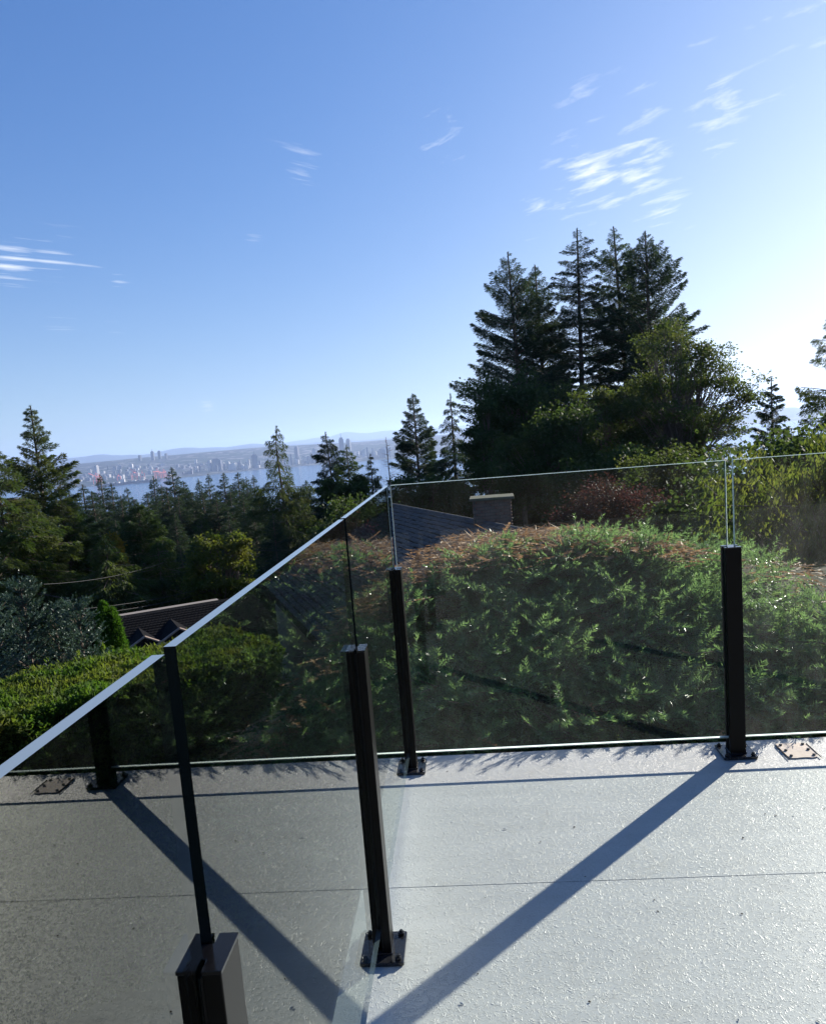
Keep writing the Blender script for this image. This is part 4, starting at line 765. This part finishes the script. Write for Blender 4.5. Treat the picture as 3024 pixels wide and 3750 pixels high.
    Ti = leaf_tris(Pi, g.normal(size=Pi.shape)*np.array([1, 1, .5]), g.uniform(.03, .06, len(Pi)), .009, g); o = link('inner_foliage', tri_mesh('sheared_fir_inner', Ti, M['inner_green'], g.random(len(Ti))), rt); o['kind'] = 'stuff'
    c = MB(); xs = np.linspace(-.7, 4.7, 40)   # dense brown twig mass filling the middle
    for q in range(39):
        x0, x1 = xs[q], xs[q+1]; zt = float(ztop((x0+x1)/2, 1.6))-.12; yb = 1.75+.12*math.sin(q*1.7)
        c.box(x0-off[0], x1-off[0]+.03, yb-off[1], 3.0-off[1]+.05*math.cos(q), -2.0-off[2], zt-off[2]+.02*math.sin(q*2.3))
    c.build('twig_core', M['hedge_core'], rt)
sheared_fir()

# drooping yellow-green leafy tree at the right, just beyond the sheared fir
def droop_tree():
    g = np.random.default_rng(31); r = 8.2; base = at(3120, 2000, r+.4); gz = float(ground_z(base[0], base[1])); org = np.array([base[0], base[1], gz])
    rt = empty('drooping_tree', org, label='yellow green tree with hanging slim leaves at the right edge behind the glass', cat='tree'); mb = MB(); P = []; D = []; V_ = []
    mb.tube([(0, 0, 0), (.05, 0, 2.0), (0, 0, 3.6)], [.09, .06, .02], 8)
    ends = []
    for k_ in range(150):
        px = g.uniform(2560, 3330); py = g.uniform(1640, 2120)
        if py < 1640+max(0, (2980-px))*.26*g.uniform(.85, 1.3): continue
        ends.append(at(px, py, r+g.uniform(-.7, .9))-org)
    ends += [at(2610, 1960, 7.4)-org, at(2560, 1935, 7.3)-org, at(2700, 1660, 8.0)-org, at(2760, 1640, 8)-org, at(2990, 1560, 8)-org, at(2960, 1590, 8)-org, at(3020, 1600, 8)-org]
    for e_ in ends:
        p0 = np.array([0, 0, g.uniform(.8, 2.9)]); mid = p0*.35+e_*.65+np.array([0, 0, .18]); pts = [p0, mid, e_]; mb.tube(pts, [.018, .009, .003], 4, cap=False)
        for s in np.linspace(0, 1, 26):
            c = (1-s)*mid+s*e_+(0 if s < .5 else 1)*np.array([0, 0, -.03]); c = (1-s)**2*mid+2*s*(1-s)*((mid+e_)/2+np.array([0, 0, .07]))+s*s*e_
            for q in range(3): P.append(c+g.normal(0, .035, 3)); D.append(unit(e_-mid)*.35+np.array([g.normal(0, .35), g.normal(0, .35), -1.0])); V_.append(1-.5*s)
    P = np.array(P); D = unit(np.array(D)); n = len(P); ll = g.uniform(.05, .095, n)[:, None]; W = unit(np.cross(D, g.normal(size=(n, 3))))
    b = P+D*ll*.45+W*ll*.14; f = P+D*ll*.45-W*ll*.14; e = P+D*ll
    Tt = np.concatenate([np.stack([P, b, e], 1), np.stack([P, e, f], 1)]); v_ = g.random(n)
    link('crown', tri_mesh('drooping_crown', Tt, M['droop_leaf'], np.concatenate([v_, v_])), rt); mb.build('trunk', M['bark'], rt)
droop_tree()
broad_tree('bigleaf_tree', 'dark leafy tree behind the yellow green drooping tree, at the right edge', 2980, 1880, 13, (2.2, 1.4, 1.5), 'maple_dark', n=20000, leaf=.085, seed=17, clumps=90, shell=.2)
broad_tree('bigleaf_tree', 'shaded leafy bush between the second chimney and the right post', 2600, 1960, 16, (1.1, 1.0, 1.0), 'maple_dark', n=12000, leaf=.09, seed=18, clumps=60, shell=.2)

# ------------------------------------------------------------------ houses
def piece_mesh(name, w, d, h, mat):
    mb = MB(); mb.box(-w/2, w/2, -d/2, d/2, 0, h); return mb.mesh(name, mat)
def chimney(name, parent, loc, rz, w, d, h, cap_mat, rows_vis=12):
    """brick stack built brick by brick round a mortar core; returns the part"""
    core = MB(); core.box(-w/2+.012, w/2-.012, -d/2+.012, d/2-.012, 0, h); c = core.build(name, M['mortar'], parent, loc); c.rotation_euler = (0, 0, rz)
    bw, bh = .215, .068; ms = [piece_mesh('brick', bw-.012, .10, bh-.012, M['brick']), piece_mesh('brick', bw-.012, .10, bh-.012, M['brick_b'])]
    g = np.random.default_rng(int(w*100)); rows = int(h/bh); k_ = 0
    for q in range(rows-1, max(-1, rows-1-rows_vis), -1):
        offs = .5*bw if q % 2 else 0
        for face in (0, 1, 2):
            Lf = w if face == 0 else d; n = int(round(Lf/bw))
            for b in range(n):
                u_ = -Lf/2+(b+.5)*Lf/n+(offs*.5-(.25*bw if q % 2 == 0 else 0))*.9
                u_ = min(max(u_, -Lf/2+bw*.42), Lf/2-bw*.42)
                br = bpy.data.objects.new('brick', ms[int(g.random() < .35)]); COL.objects.link(br); br.parent = c
                pr = g.uniform(-.003, .006)
                if face == 0: br.location = (u_, -d/2+.044-pr, q*bh); br.rotation_euler = (0, 0, 0)
                elif face == 1: br.location = (w/2-.044+pr, u_, q*bh); br.rotation_euler = (0, 0, math.pi/2)
                else: br.location = (-w/2+.044-pr, u_, q*bh); br.rotation_euler = (0, 0, math.pi/2)
                br.scale = (min(1, Lf/n/bw), 1, 1); k_ += 1
    cp = MB(); cp.box(-w/2-.07, w/2+.07, -d/2-.07, d/2+.07, h+.001, h+.06); cc = cp.build('chimney_cap', cap_mat, c, bevel=.012)
    return c
def right_house():
    P2 = at(1850, 1932, 16.1); P1 = at(1438, 1853, 23.2); zr = .5*(P1[2]+P2[2]); d = P1[:2]-P2[:2]; L_ = float(np.hypot(*d)); a = math.atan2(d[1], d[0])
    rt = empty('shingled_house', (P2[0], P2[1], 0), a, label='low house with a weathered grey shingle roof and a brick chimney, behind the back glass', cat='house')
    # local x along the ridge (away from us), local y = +left of it; camera side is the +y or -y one
    u_ = np.array([math.cos(a), math.sin(a)]); n_ = np.array([-u_[1], u_[0]]); s = 1 if (CAM[:2]-P2[:2])@n_ > 0 else -1
    pitch = R_(24); W_ = 4.6; z0 = zr
    def slope(x, k): return (x, s*k*math.cos(pitch), z0-k*math.sin(pitch))
    rf = MB(); a0 = slope(-1.0, 0); 
    rf.add([slope(-.9, 0), slope(L_+.05, 0), slope(L_+.05, W_), slope(-.9, W_), (-.9, -s*W_*math.cos(pitch), z0-W_*math.sin(pitch)), (L_+.05, -s*W_*math.cos(pitch), z0-W_*math.sin(pitch))],
           [(0, 1, 2, 3), (1, 0, 4, 5)]); roof = rf.build('roof', M['roof_dark'], rt)
    # shingles, course by course
    ex = .15; sw = .30; ms = [piece_mesh('shingle', sw-.02, ex-.028, .03, M['shingle']), piece_mesh('shingle', sw-.02, ex-.028, .03, M['shingle_b'])]
    g = np.random.default_rng(5); cand = []
    for q in range(int(W_/ex)):
        for b in range(int((L_+.75)/sw)):
            x = -.75+b*sw+(sw*.5 if q % 2 else 0); k_ = (q+.5)*ex; lx, ly, lz = slope(x, k_); wx = P2[0]+u_[0]*lx+n_[0]*ly; wy = P2[1]+u_[1]*lx+n_[1]*ly
            px, py = pix((wx, wy, lz)); inside = 1425 < px < 1760 and 1840 < py < 2040
            cand.append((0 if inside else 1, math.hypot(wx-CAM[0], wy-CAM[1]), x, k_, int(g.random() < .3), g.uniform(-.004, .006), g.uniform(-.012, .012)))
    cand.sort(); rest = MB(); rotm = Matrix.Rotation(-pitch*s, 4, 'X')
    for i_, (ins, dist, x, k_, mi, up, sl) in enumerate(cand):
        lx, ly, lz = slope(x, k_+sl); mat = Matrix.Translation((lx, ly, lz+.012+up)) @ rotm @ Matrix.Rotation(.05*s, 4, 'X')
        if i_ < 295:
            o = bpy.data.objects.new('shingle', ms[mi]); COL.objects.link(o); o.parent = roof; o.matrix_local = mat
        else:
            vs = [mat @ Vector(v_.co) for v_ in ms[mi].vertices]; rest.add(vs, [tuple(p.vertices) for p in ms[mi].polygons], mi)
    tag(rest.build('shingle', [M['shingle'], M['shingle_b']], roof), kind='stuff')
    rc_ = MB(); rc_.tube([(-.9, 0, z0+.02), (L_+.05, 0, z0+.02)], .06, 8); rc_.build('ridge_cap', M['shingle'], roof)
    ye = W_*math.cos(pitch)-.35; ze = z0-W_*math.sin(pitch)-.02; wl = MB(); gz = min(float(ground_z(P2[0], P2[1])), float(ground_z(P1[0], P1[1])))-1
    wl.box(-.55, L_-.3, -ye, ye, gz, ze); wl.add([(-.55, -ye, ze), (-.55, ye, ze), (-.55, 0, z0-.12), (L_-.3, -ye, ze), (L_-.3, ye, ze), (L_-.3, 0, z0-.12)], [(0, 2, 1), (3, 4, 5)]); wl.build('wall', M['stucco'], rt)
    fs = MB()
    for sy in (-1, 1): fs.tube([(-.9, 0, z0-.05), (-.9, sy*W_*math.cos(pitch), z0-W_*math.sin(pitch)-.05)], .06, 4)
    fs.build('fascia', M['fascia'], rt)
    # chimney on the near end of the ridge
    c0 = at(1806, 1920, 17.3); inv = rt.matrix_basis if False else None
    dx = c0[0]-P2[0]; dy = c0[1]-P2[1]; lx = dx*u_[0]+dy*u_[1]; ly = dx*n_[0]+dy*n_[1]; ctop = at(1806, 1826, 17.3)[2]; hh = 1.36
    chimney('chimney', rt, (lx, ly, ctop-hh), -a+R_(-2), .84, .62, hh, M['concrete'], 14)
right_house()
def second_chimney():
    c0 = at(2487, 1985, 18.5); z1 = at(2487, 1968, 18.5)[2]; gz = float(ground_z(c0[0], c0[1]))
    rt = empty('brick_garden_wall', (c0[0], c0[1], gz-.2), label='short weathered brick wall top showing through the glass left of the right post', cat='wall')
    chimney('wall', rt, (0, 0, 0), .1, .78, .3, z1-gz+.2, M['concrete'], 10)
second_chimney()
def left_house():
    A = at(400, 2242, 17.0); B = at(900, 2200, 17.4); zr = (A[2]+B[2])/2; C_ = at(400, 2378, 15.4); D_ = at(900, 2318, 15.8); ze = (C_[2]+D_[2])/2
    d = B[:2]-A[:2]; L_ = float(np.hypot(*d)); a = math.atan2(d[1], d[0])
    rt = empty('dark_roofed_house', (A[0], A[1], 0), a, label='house with a low dark roof and two small peaked gables, behind the left hedge', cat='house')
    run = 1.75; x0, x1 = -.35, L_+.2
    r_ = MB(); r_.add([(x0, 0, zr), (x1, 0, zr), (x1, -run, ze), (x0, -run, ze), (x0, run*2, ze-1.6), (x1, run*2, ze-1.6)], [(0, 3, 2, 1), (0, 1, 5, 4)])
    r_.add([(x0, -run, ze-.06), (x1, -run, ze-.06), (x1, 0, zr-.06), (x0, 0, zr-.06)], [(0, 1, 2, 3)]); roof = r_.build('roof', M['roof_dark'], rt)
    cs = MB()   # low raised strips of the shingle courses
    for q in range(1, 15):
        f_ = q/15; n_ = 46
        for b_ in range(n_):
            xa = x0+(x1-x0)*(b_+(.5 if q % 2 else 0))/n_; cs.box(xa, xa+(x1-x0)/n_-.015, -run*f_-.07, -run*f_+.045, zr+(ze-zr)*f_+.001, zr+(ze-zr)*f_+.003+.0015*math.sin(b_*12.9+q*7.7))
    tag(cs.build('shingle_course', M['roof_dark'], roof), kind='stuff')
    gt = MB(); gt.box(x0, L_*.5, -run-.13, -run-.002, ze-.10, ze-.005); gt.build('gutter', M['gutter'], rt)
    w_ = MB(); w_.box(x0+.4, x1-.3, -run+.4, run*1.6, ze-2.6, ze-.12); w_.build('wall', M['stucco'], rt)
    for px, hw_ in ((520, .34), (650, .42)):
        p = at(px, 2318, 15.7); lx = (p[0]-A[0])*math.cos(a)+(p[1]-A[1])*math.sin(a); mb = MB(); zb = ze+.04; yb = -run+.02; yr = -run+1.1; h_ = hw_*.55
        mb.add([(lx-hw_, yb, zb), (lx+hw_, yb, zb), (lx, yb, zb+h_), (lx, yr, zb+h_), (lx-hw_, yr, zb), (lx+hw_, yr, zb)], [(0, 1, 2), (0, 2, 3, 4), (1, 5, 3, 2)]); gb = mb.build('gable', M['roof_dark'], rt)
        bb = MB()
        for s in (-1, 1): bb.tube([(lx, yb-.03, zb+h_+.02), (lx+s*(hw_+.05), yb-.03, zb-.01)], .022, 4)
        bb.build('barge_board', M['fascia'], gb)
left_house()

# utility pole and wires
pt = at(854, 2008, 30); gz = float(ground_z(pt[0], pt[1])); rt = empty('utility_pole', (pt[0], pt[1], gz), label='weathered wooden utility pole in front of the yellow green tree', cat='pole')
mb = MB(); hp = pt[2]-gz; mb.tube([(.12, 0, 0), (0, 0, hp)], [.13, .10], 10); mb.build('pole', M['pole'], rt)
mb = MB(); mb.box(-.05, .05, -.2, -.12, hp-1.25, hp-1.15); mb.box(-.05, .05, -.2, -.12, hp-.12, hp-.05); mb.build('insulator', M['black'], rt)
def wire(a, b, sag, label, rad=.008):
    pts = [a*(1-s)+b*s-np.array([0, 0, 4*sag*s*(1-s)]) for s in np.linspace(0, 1, 17)]; mb = MB(); mb.tube(pts, rad, 4); tag(mb.build('overhead_wire', M['wire']), label, 'wire', 'overhead wires strung from the pole')
wire(at(854, 2012, 29.85), at(1500, 2000, 34), .12, 'thin overhead wire running right from the top of the wooden pole')
wire(at(854, 2136, 29.8), at(180, 2262, 24), .22, 'lower of two overhead wires running left from the pole past the dark roof')
wire(at(854, 2122, 29.8), at(180, 2240, 24), .20, 'upper of two overhead wires running left from the pole past the dark roof')
wire(at(600, 2060, 29), at(160, 2140, 25), .15, 'thin high wire crossing in front of the broad dark fir')

# ------------------------------------------------------------------ deck
DX0, DX1, DY0, DY1 = -.085, 6.5, -7.0, .104
mb = MB(); mb.box(DX0, DX1, DY0, DY1, -.018, 0); dk = tag(mb.build('deck_floor', M['deck']), kind='structure')
mb = MB(); mb.box(DX0, DX1, -.754-.011, -.754+.001, .0002, .0008); mb.box(DX0, DX1, -2.58, -2.568, .0002, .0008); mb.build('membrane_seam', M['deck'], dk)
mb = MB(); mb.box(DX0-.004, DX1, DY1+.001, DY1+.006, -.09, -.001); mb.box(DX0-.006, DX0-.001, DY0, DY1, -.09, -.001); mb.build('edge_trim', M['trim'], dk)
mb = MB(); mb.box(DX0+.03, DX1-.03, DY0+.03, DY1-.03, -1.5, -.02); tag(mb.build('deck_base', M['stucco']), kind='structure')
mb = MB(); mb.box(-1.2, 8.0, -7.3, -7.05, -1.5, 6.5); hw = empty('added_home_wall', (0, -7.05, 0), label='unseen dark house wall added behind the viewer to shade the railing posts', cat='wall'); mb.build('wall', M['unseen_home'], hw, loc=(0, 7.05, 0))  # unseen wall, added to keep light from behind off the posts
mb = MB(); mb.box(-1.6, 8.4, -8.0, -5.6, 3.3, 3.55); mb.build('unseen_soffit', M['unseen_home'], hw, loc=(0, 7.05, 0))  # unseen overhang added along with the light-blocking wall
# crumbs of leaf and dirt
g = np.random.default_rng(8); T_ = []; mi = []
for q in range(150):
    x = g.uniform(-.06, 3.2); y = g.uniform(-3, .08); s = g.uniform(.0015, .0045)*(1 if g.random() < .9 else 1.8); a = g.uniform(0, 6.28)
    p = np.array([x, y, .0012]); e1 = np.array([math.cos(a), math.sin(a), .1])*s*g.uniform(1, 2.0); e2 = np.array([-math.sin(a), math.cos(a), .2])*s; up = np.array([0, 0, s*.7])
    T_ += [[p-e1, p+e1, p+e2], [p-e1, p+e2, p+up], [p+e2, p+e1, p+up], [p-e1, p+up, p+e1]]; mi += [1 if g.random() < .12 else 0]*4
o = link('deck_crumbs', tri_mesh('deck_crumbs', np.array(T_), [M['debris'], M['fluff']], None, mi)); tag(o, 'scattered crumbs of dry leaf and dirt on the grey deck', 'debris', kind='stuff')
# bare patches left by former posts, six screws each
def deck_patch(x0, x1, y0, y1, label):
    cx, cy = (x0+x1)/2, (y0+y1)/2; rt = empty('bare_patch', (cx, cy, 0), label=label, cat='patch'); g = np.random.default_rng(int(x0*100)); n = 22; poly = []
    for q in range(n):
        a = 2*math.pi*q/n; c_, s_ = math.cos(a), math.sin(a); k_ = 1/max(abs(c_), abs(s_)); poly.append((c_*k_*(x1-x0)/2+g.normal(0, .0018), s_*k_*(y1-y0)/2+g.normal(0, .0018)))
    mb = MB(); mb.prism(poly, .0003, .0042); mb.build('bare_pad', M['patch'], rt)
    for sx in (-.36, .36):
        for sy in (-.38, 0, .38):
            mb = MB(); k_ = 10; ps = [(sx*(x1-x0)+.0055*math.cos(6.283*j_/k_), sy*(y1-y0)+.0055*math.sin(6.283*j_/k_)) for j_ in range(k_)]; mb.prism(ps, .0043, .0085); mb.build('screw', M['bolt'], rt)
    # cut edges of the membrane
    for sx in (-1, 1):
        mb = MB(); mb.box(sx*(x1-x0)/2-.0012, sx*(x1-x0)/2+.0012, -(y1-y0)/2-.008, (y1-y0)/2-.01, .0043, .0062); mb.build('cut_edge', M['debris'], rt)
deck_patch(1.353, 1.462, -.068, .056, 'pale bare square with six screws on the deck right of the right post')

# ------------------------------------------------------------------ railing
HG = 1.07; HB = .067; HP = .767; PW = .0275
def slot_poly(w_, sw, sd_, sides):
    """square post outline with glass slots on the named sides, counter-clockwise"""
    p = []
    def side(ax, pts): p.extend(pts)
    # south (-y), east (+x), north (+y), west (-x)
    S = [(-w_, -w_)]+([(-sw, -w_), (-sw, -w_+sd_), (sw, -w_+sd_), (sw, -w_)] if 's' in sides else [])
    E_ = [(w_, -w_)]+([(w_, -sw), (w_-sd_, -sw), (w_-sd_, sw), (w_, sw)] if 'e' in sides else [])
    N_ = [(w_, w_)]+([(sw, w_), (sw, w_-sd_), (-sw, w_-sd_), (-sw, w_)] if 'n' in sides else [])
    W_ = [(-w_, w_)]+([(-w_, sw), (-w_+sd_, sw), (-w_+sd_, -sw), (-w_, -sw)] if 'w' in sides else [])
    return S+E_+N_+W_
def post(x, y, sides, label):
    rt = empty('railing_post', (x, y, 0), label=label, cat='post', group='black posts of the glass railing')
    mb = MB(); mb.prism(slot_poly(PW, .0085, .017, sides), .0115, HP-.0035); mb.build('post_body', M['black'], rt, bevel=.0012)
    mb = MB(); mb.prism(slot_poly(PW+.0008, .0085, .0165, sides), HP-.0033, HP+.001); mb.build('post_cap', M['cap'], rt, bevel=.0006)
    pl = .059; mb = MB(); c = .004; mb.prism([(-pl+c, -pl), (pl-c, -pl), (pl, -pl+c), (pl, pl-c), (pl-c, pl), (-pl+c, pl), (-pl, pl-c), (-pl, -pl+c)], .0015, .0113); bp = mb.build('base_plate', M['black_gloss'], rt, bevel=.0015)
    mb = MB(); pl2 = .030   # weld bead round the foot
    mb.prism([(-pl2, -pl2), (pl2, -pl2), (pl2, pl2), (-pl2, pl2)], .0114, .0150); mb.build('weld_bead', M['black_gloss'], rt, bevel=.0016)
    for sx in (-1, 1):
        for sy in (-1, 1):
            cx, cy = sx*.0455, sy*.0455; mb = MB(); mb.prism([(cx+.0085*math.cos(6.283*k_/6+.3*sx), cy+.0085*math.sin(6.283*k_/6+.3*sx)) for k_ in range(6)], .0114, .0185)
            mb.tube([(cx, cy, .0185), (cx, cy, .0235)], .0042, 8); mb.build('bolt', M['bolt'], bp, bevel=.0007)
    for sd_ in sides:      # rubber holding the glass in each slot, either side of the pane
        dx, dy = {'s': (0, -1), 'n': (0, 1), 'e': (1, 0), 'w': (-1, 0)}[sd_]; mb = MB()
        for q in (-1, 1):
            if dx: a0, a1 = sorted((dx*(PW-.0125), dx*(PW-.001))); b0, b1 = sorted((q*.0063, q*.0083)); mb.box(a0, a1, b0, b1, .02, HP-.008)
            else: a0, a1 = sorted((dy*(PW-.0125), dy*(PW-.001))); b0, b1 = sorted((q*.0063, q*.0083)); mb.box(b0, b1, a0, a1, .02, HP-.008)
        mb.build('rubber_gasket', M['rubber'], rt)
    return rt
YA = -2.082; YB = -1.028; XD = 1.194
post(0, YA, 'sn', 'nearest railing post at the bottom left, cut by the photo edge')
post(0, YB, 'sn', 'tall post in mid deck standing where two left glass panels meet')
post(0, 0, 'se', 'corner post where the left and the back railing meet')
post(XD, 0, 'we', 'right post of the back railing beside the pale bare patch')
post(XD*2+.02, 0, 'we', 'post of the back railing beyond the right photo edge')
post(0, YA-1.05, 'sn', 'post of the left railing beyond the lower left photo edge')
def glass(axis, a, b, fixed, label, mat, arr):
    """pane along an axis between a and b; arr: which edges get an added pale strip of painted sunlight"""
    t_ = .006; loc = ((a+b)/2, fixed, 0) if axis == 'x' else (fixed, (a+b)/2, 0); rt = empty('glass_panel', loc, label=label, cat='glass panel', group='frameless panels of the glass railing')
    h = (b-a)/2; mb = MB()
    def bx(u0, u1, t0_, t1_, z0, z1, mi):
        if axis == 'x': mb.box(u0, u1, t0_, t1_, z0, z1, mi)
        else: mb.box(t0_, t1_, u0, u1, z0, z1, mi)
    bx(-h, h, -t_, t_, HB, HG, 0)
    # the four narrow faces of the pane take the edge materials
    for k_, f in enumerate(mb.f):
        vs = np.array([mb.v[i_] for i_ in f]); ext = vs.max(0)-vs.min(0); th = ext[1] if axis == 'x' else ext[0]
        if ext[2] < 1e-6: mb.m[k_] = 1
        elif th > 1e-4: mb.m[k_] = 2 if 'dark' in arr else 1  # dark panes have shade coloured into their end faces
    mb.build('pane', [mat, M['edge_top'], M['edge_end']], rt)
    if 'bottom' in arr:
        q = MB(); q.add([(-h+.002, -t_-.0012, HB-.004), (h-.002, -t_-.0012, HB-.004), (h-.002, -t_-.0008, HB+.004), (-h+.002, -t_-.0008, HB+.004)], [(0, 1, 2, 3)]); q.build('bottom_lit_strip', M['lit_edge_t'], rt)
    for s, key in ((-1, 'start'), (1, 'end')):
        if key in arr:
            q = MB(); mb = q; bx(*sorted((s*h+s*.0003, s*h+s*.0022)), -.0035, .0035, HB, HG, 0); q.build('side_lit_strip', M['arris'], rt)
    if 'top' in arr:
        q = MB(); mb = q; bx(-h, h, -.0035, .0035, HG+.0003, HG+.0016, 0); q.build('top_lit_strip', M['arris'], rt)
    return rt
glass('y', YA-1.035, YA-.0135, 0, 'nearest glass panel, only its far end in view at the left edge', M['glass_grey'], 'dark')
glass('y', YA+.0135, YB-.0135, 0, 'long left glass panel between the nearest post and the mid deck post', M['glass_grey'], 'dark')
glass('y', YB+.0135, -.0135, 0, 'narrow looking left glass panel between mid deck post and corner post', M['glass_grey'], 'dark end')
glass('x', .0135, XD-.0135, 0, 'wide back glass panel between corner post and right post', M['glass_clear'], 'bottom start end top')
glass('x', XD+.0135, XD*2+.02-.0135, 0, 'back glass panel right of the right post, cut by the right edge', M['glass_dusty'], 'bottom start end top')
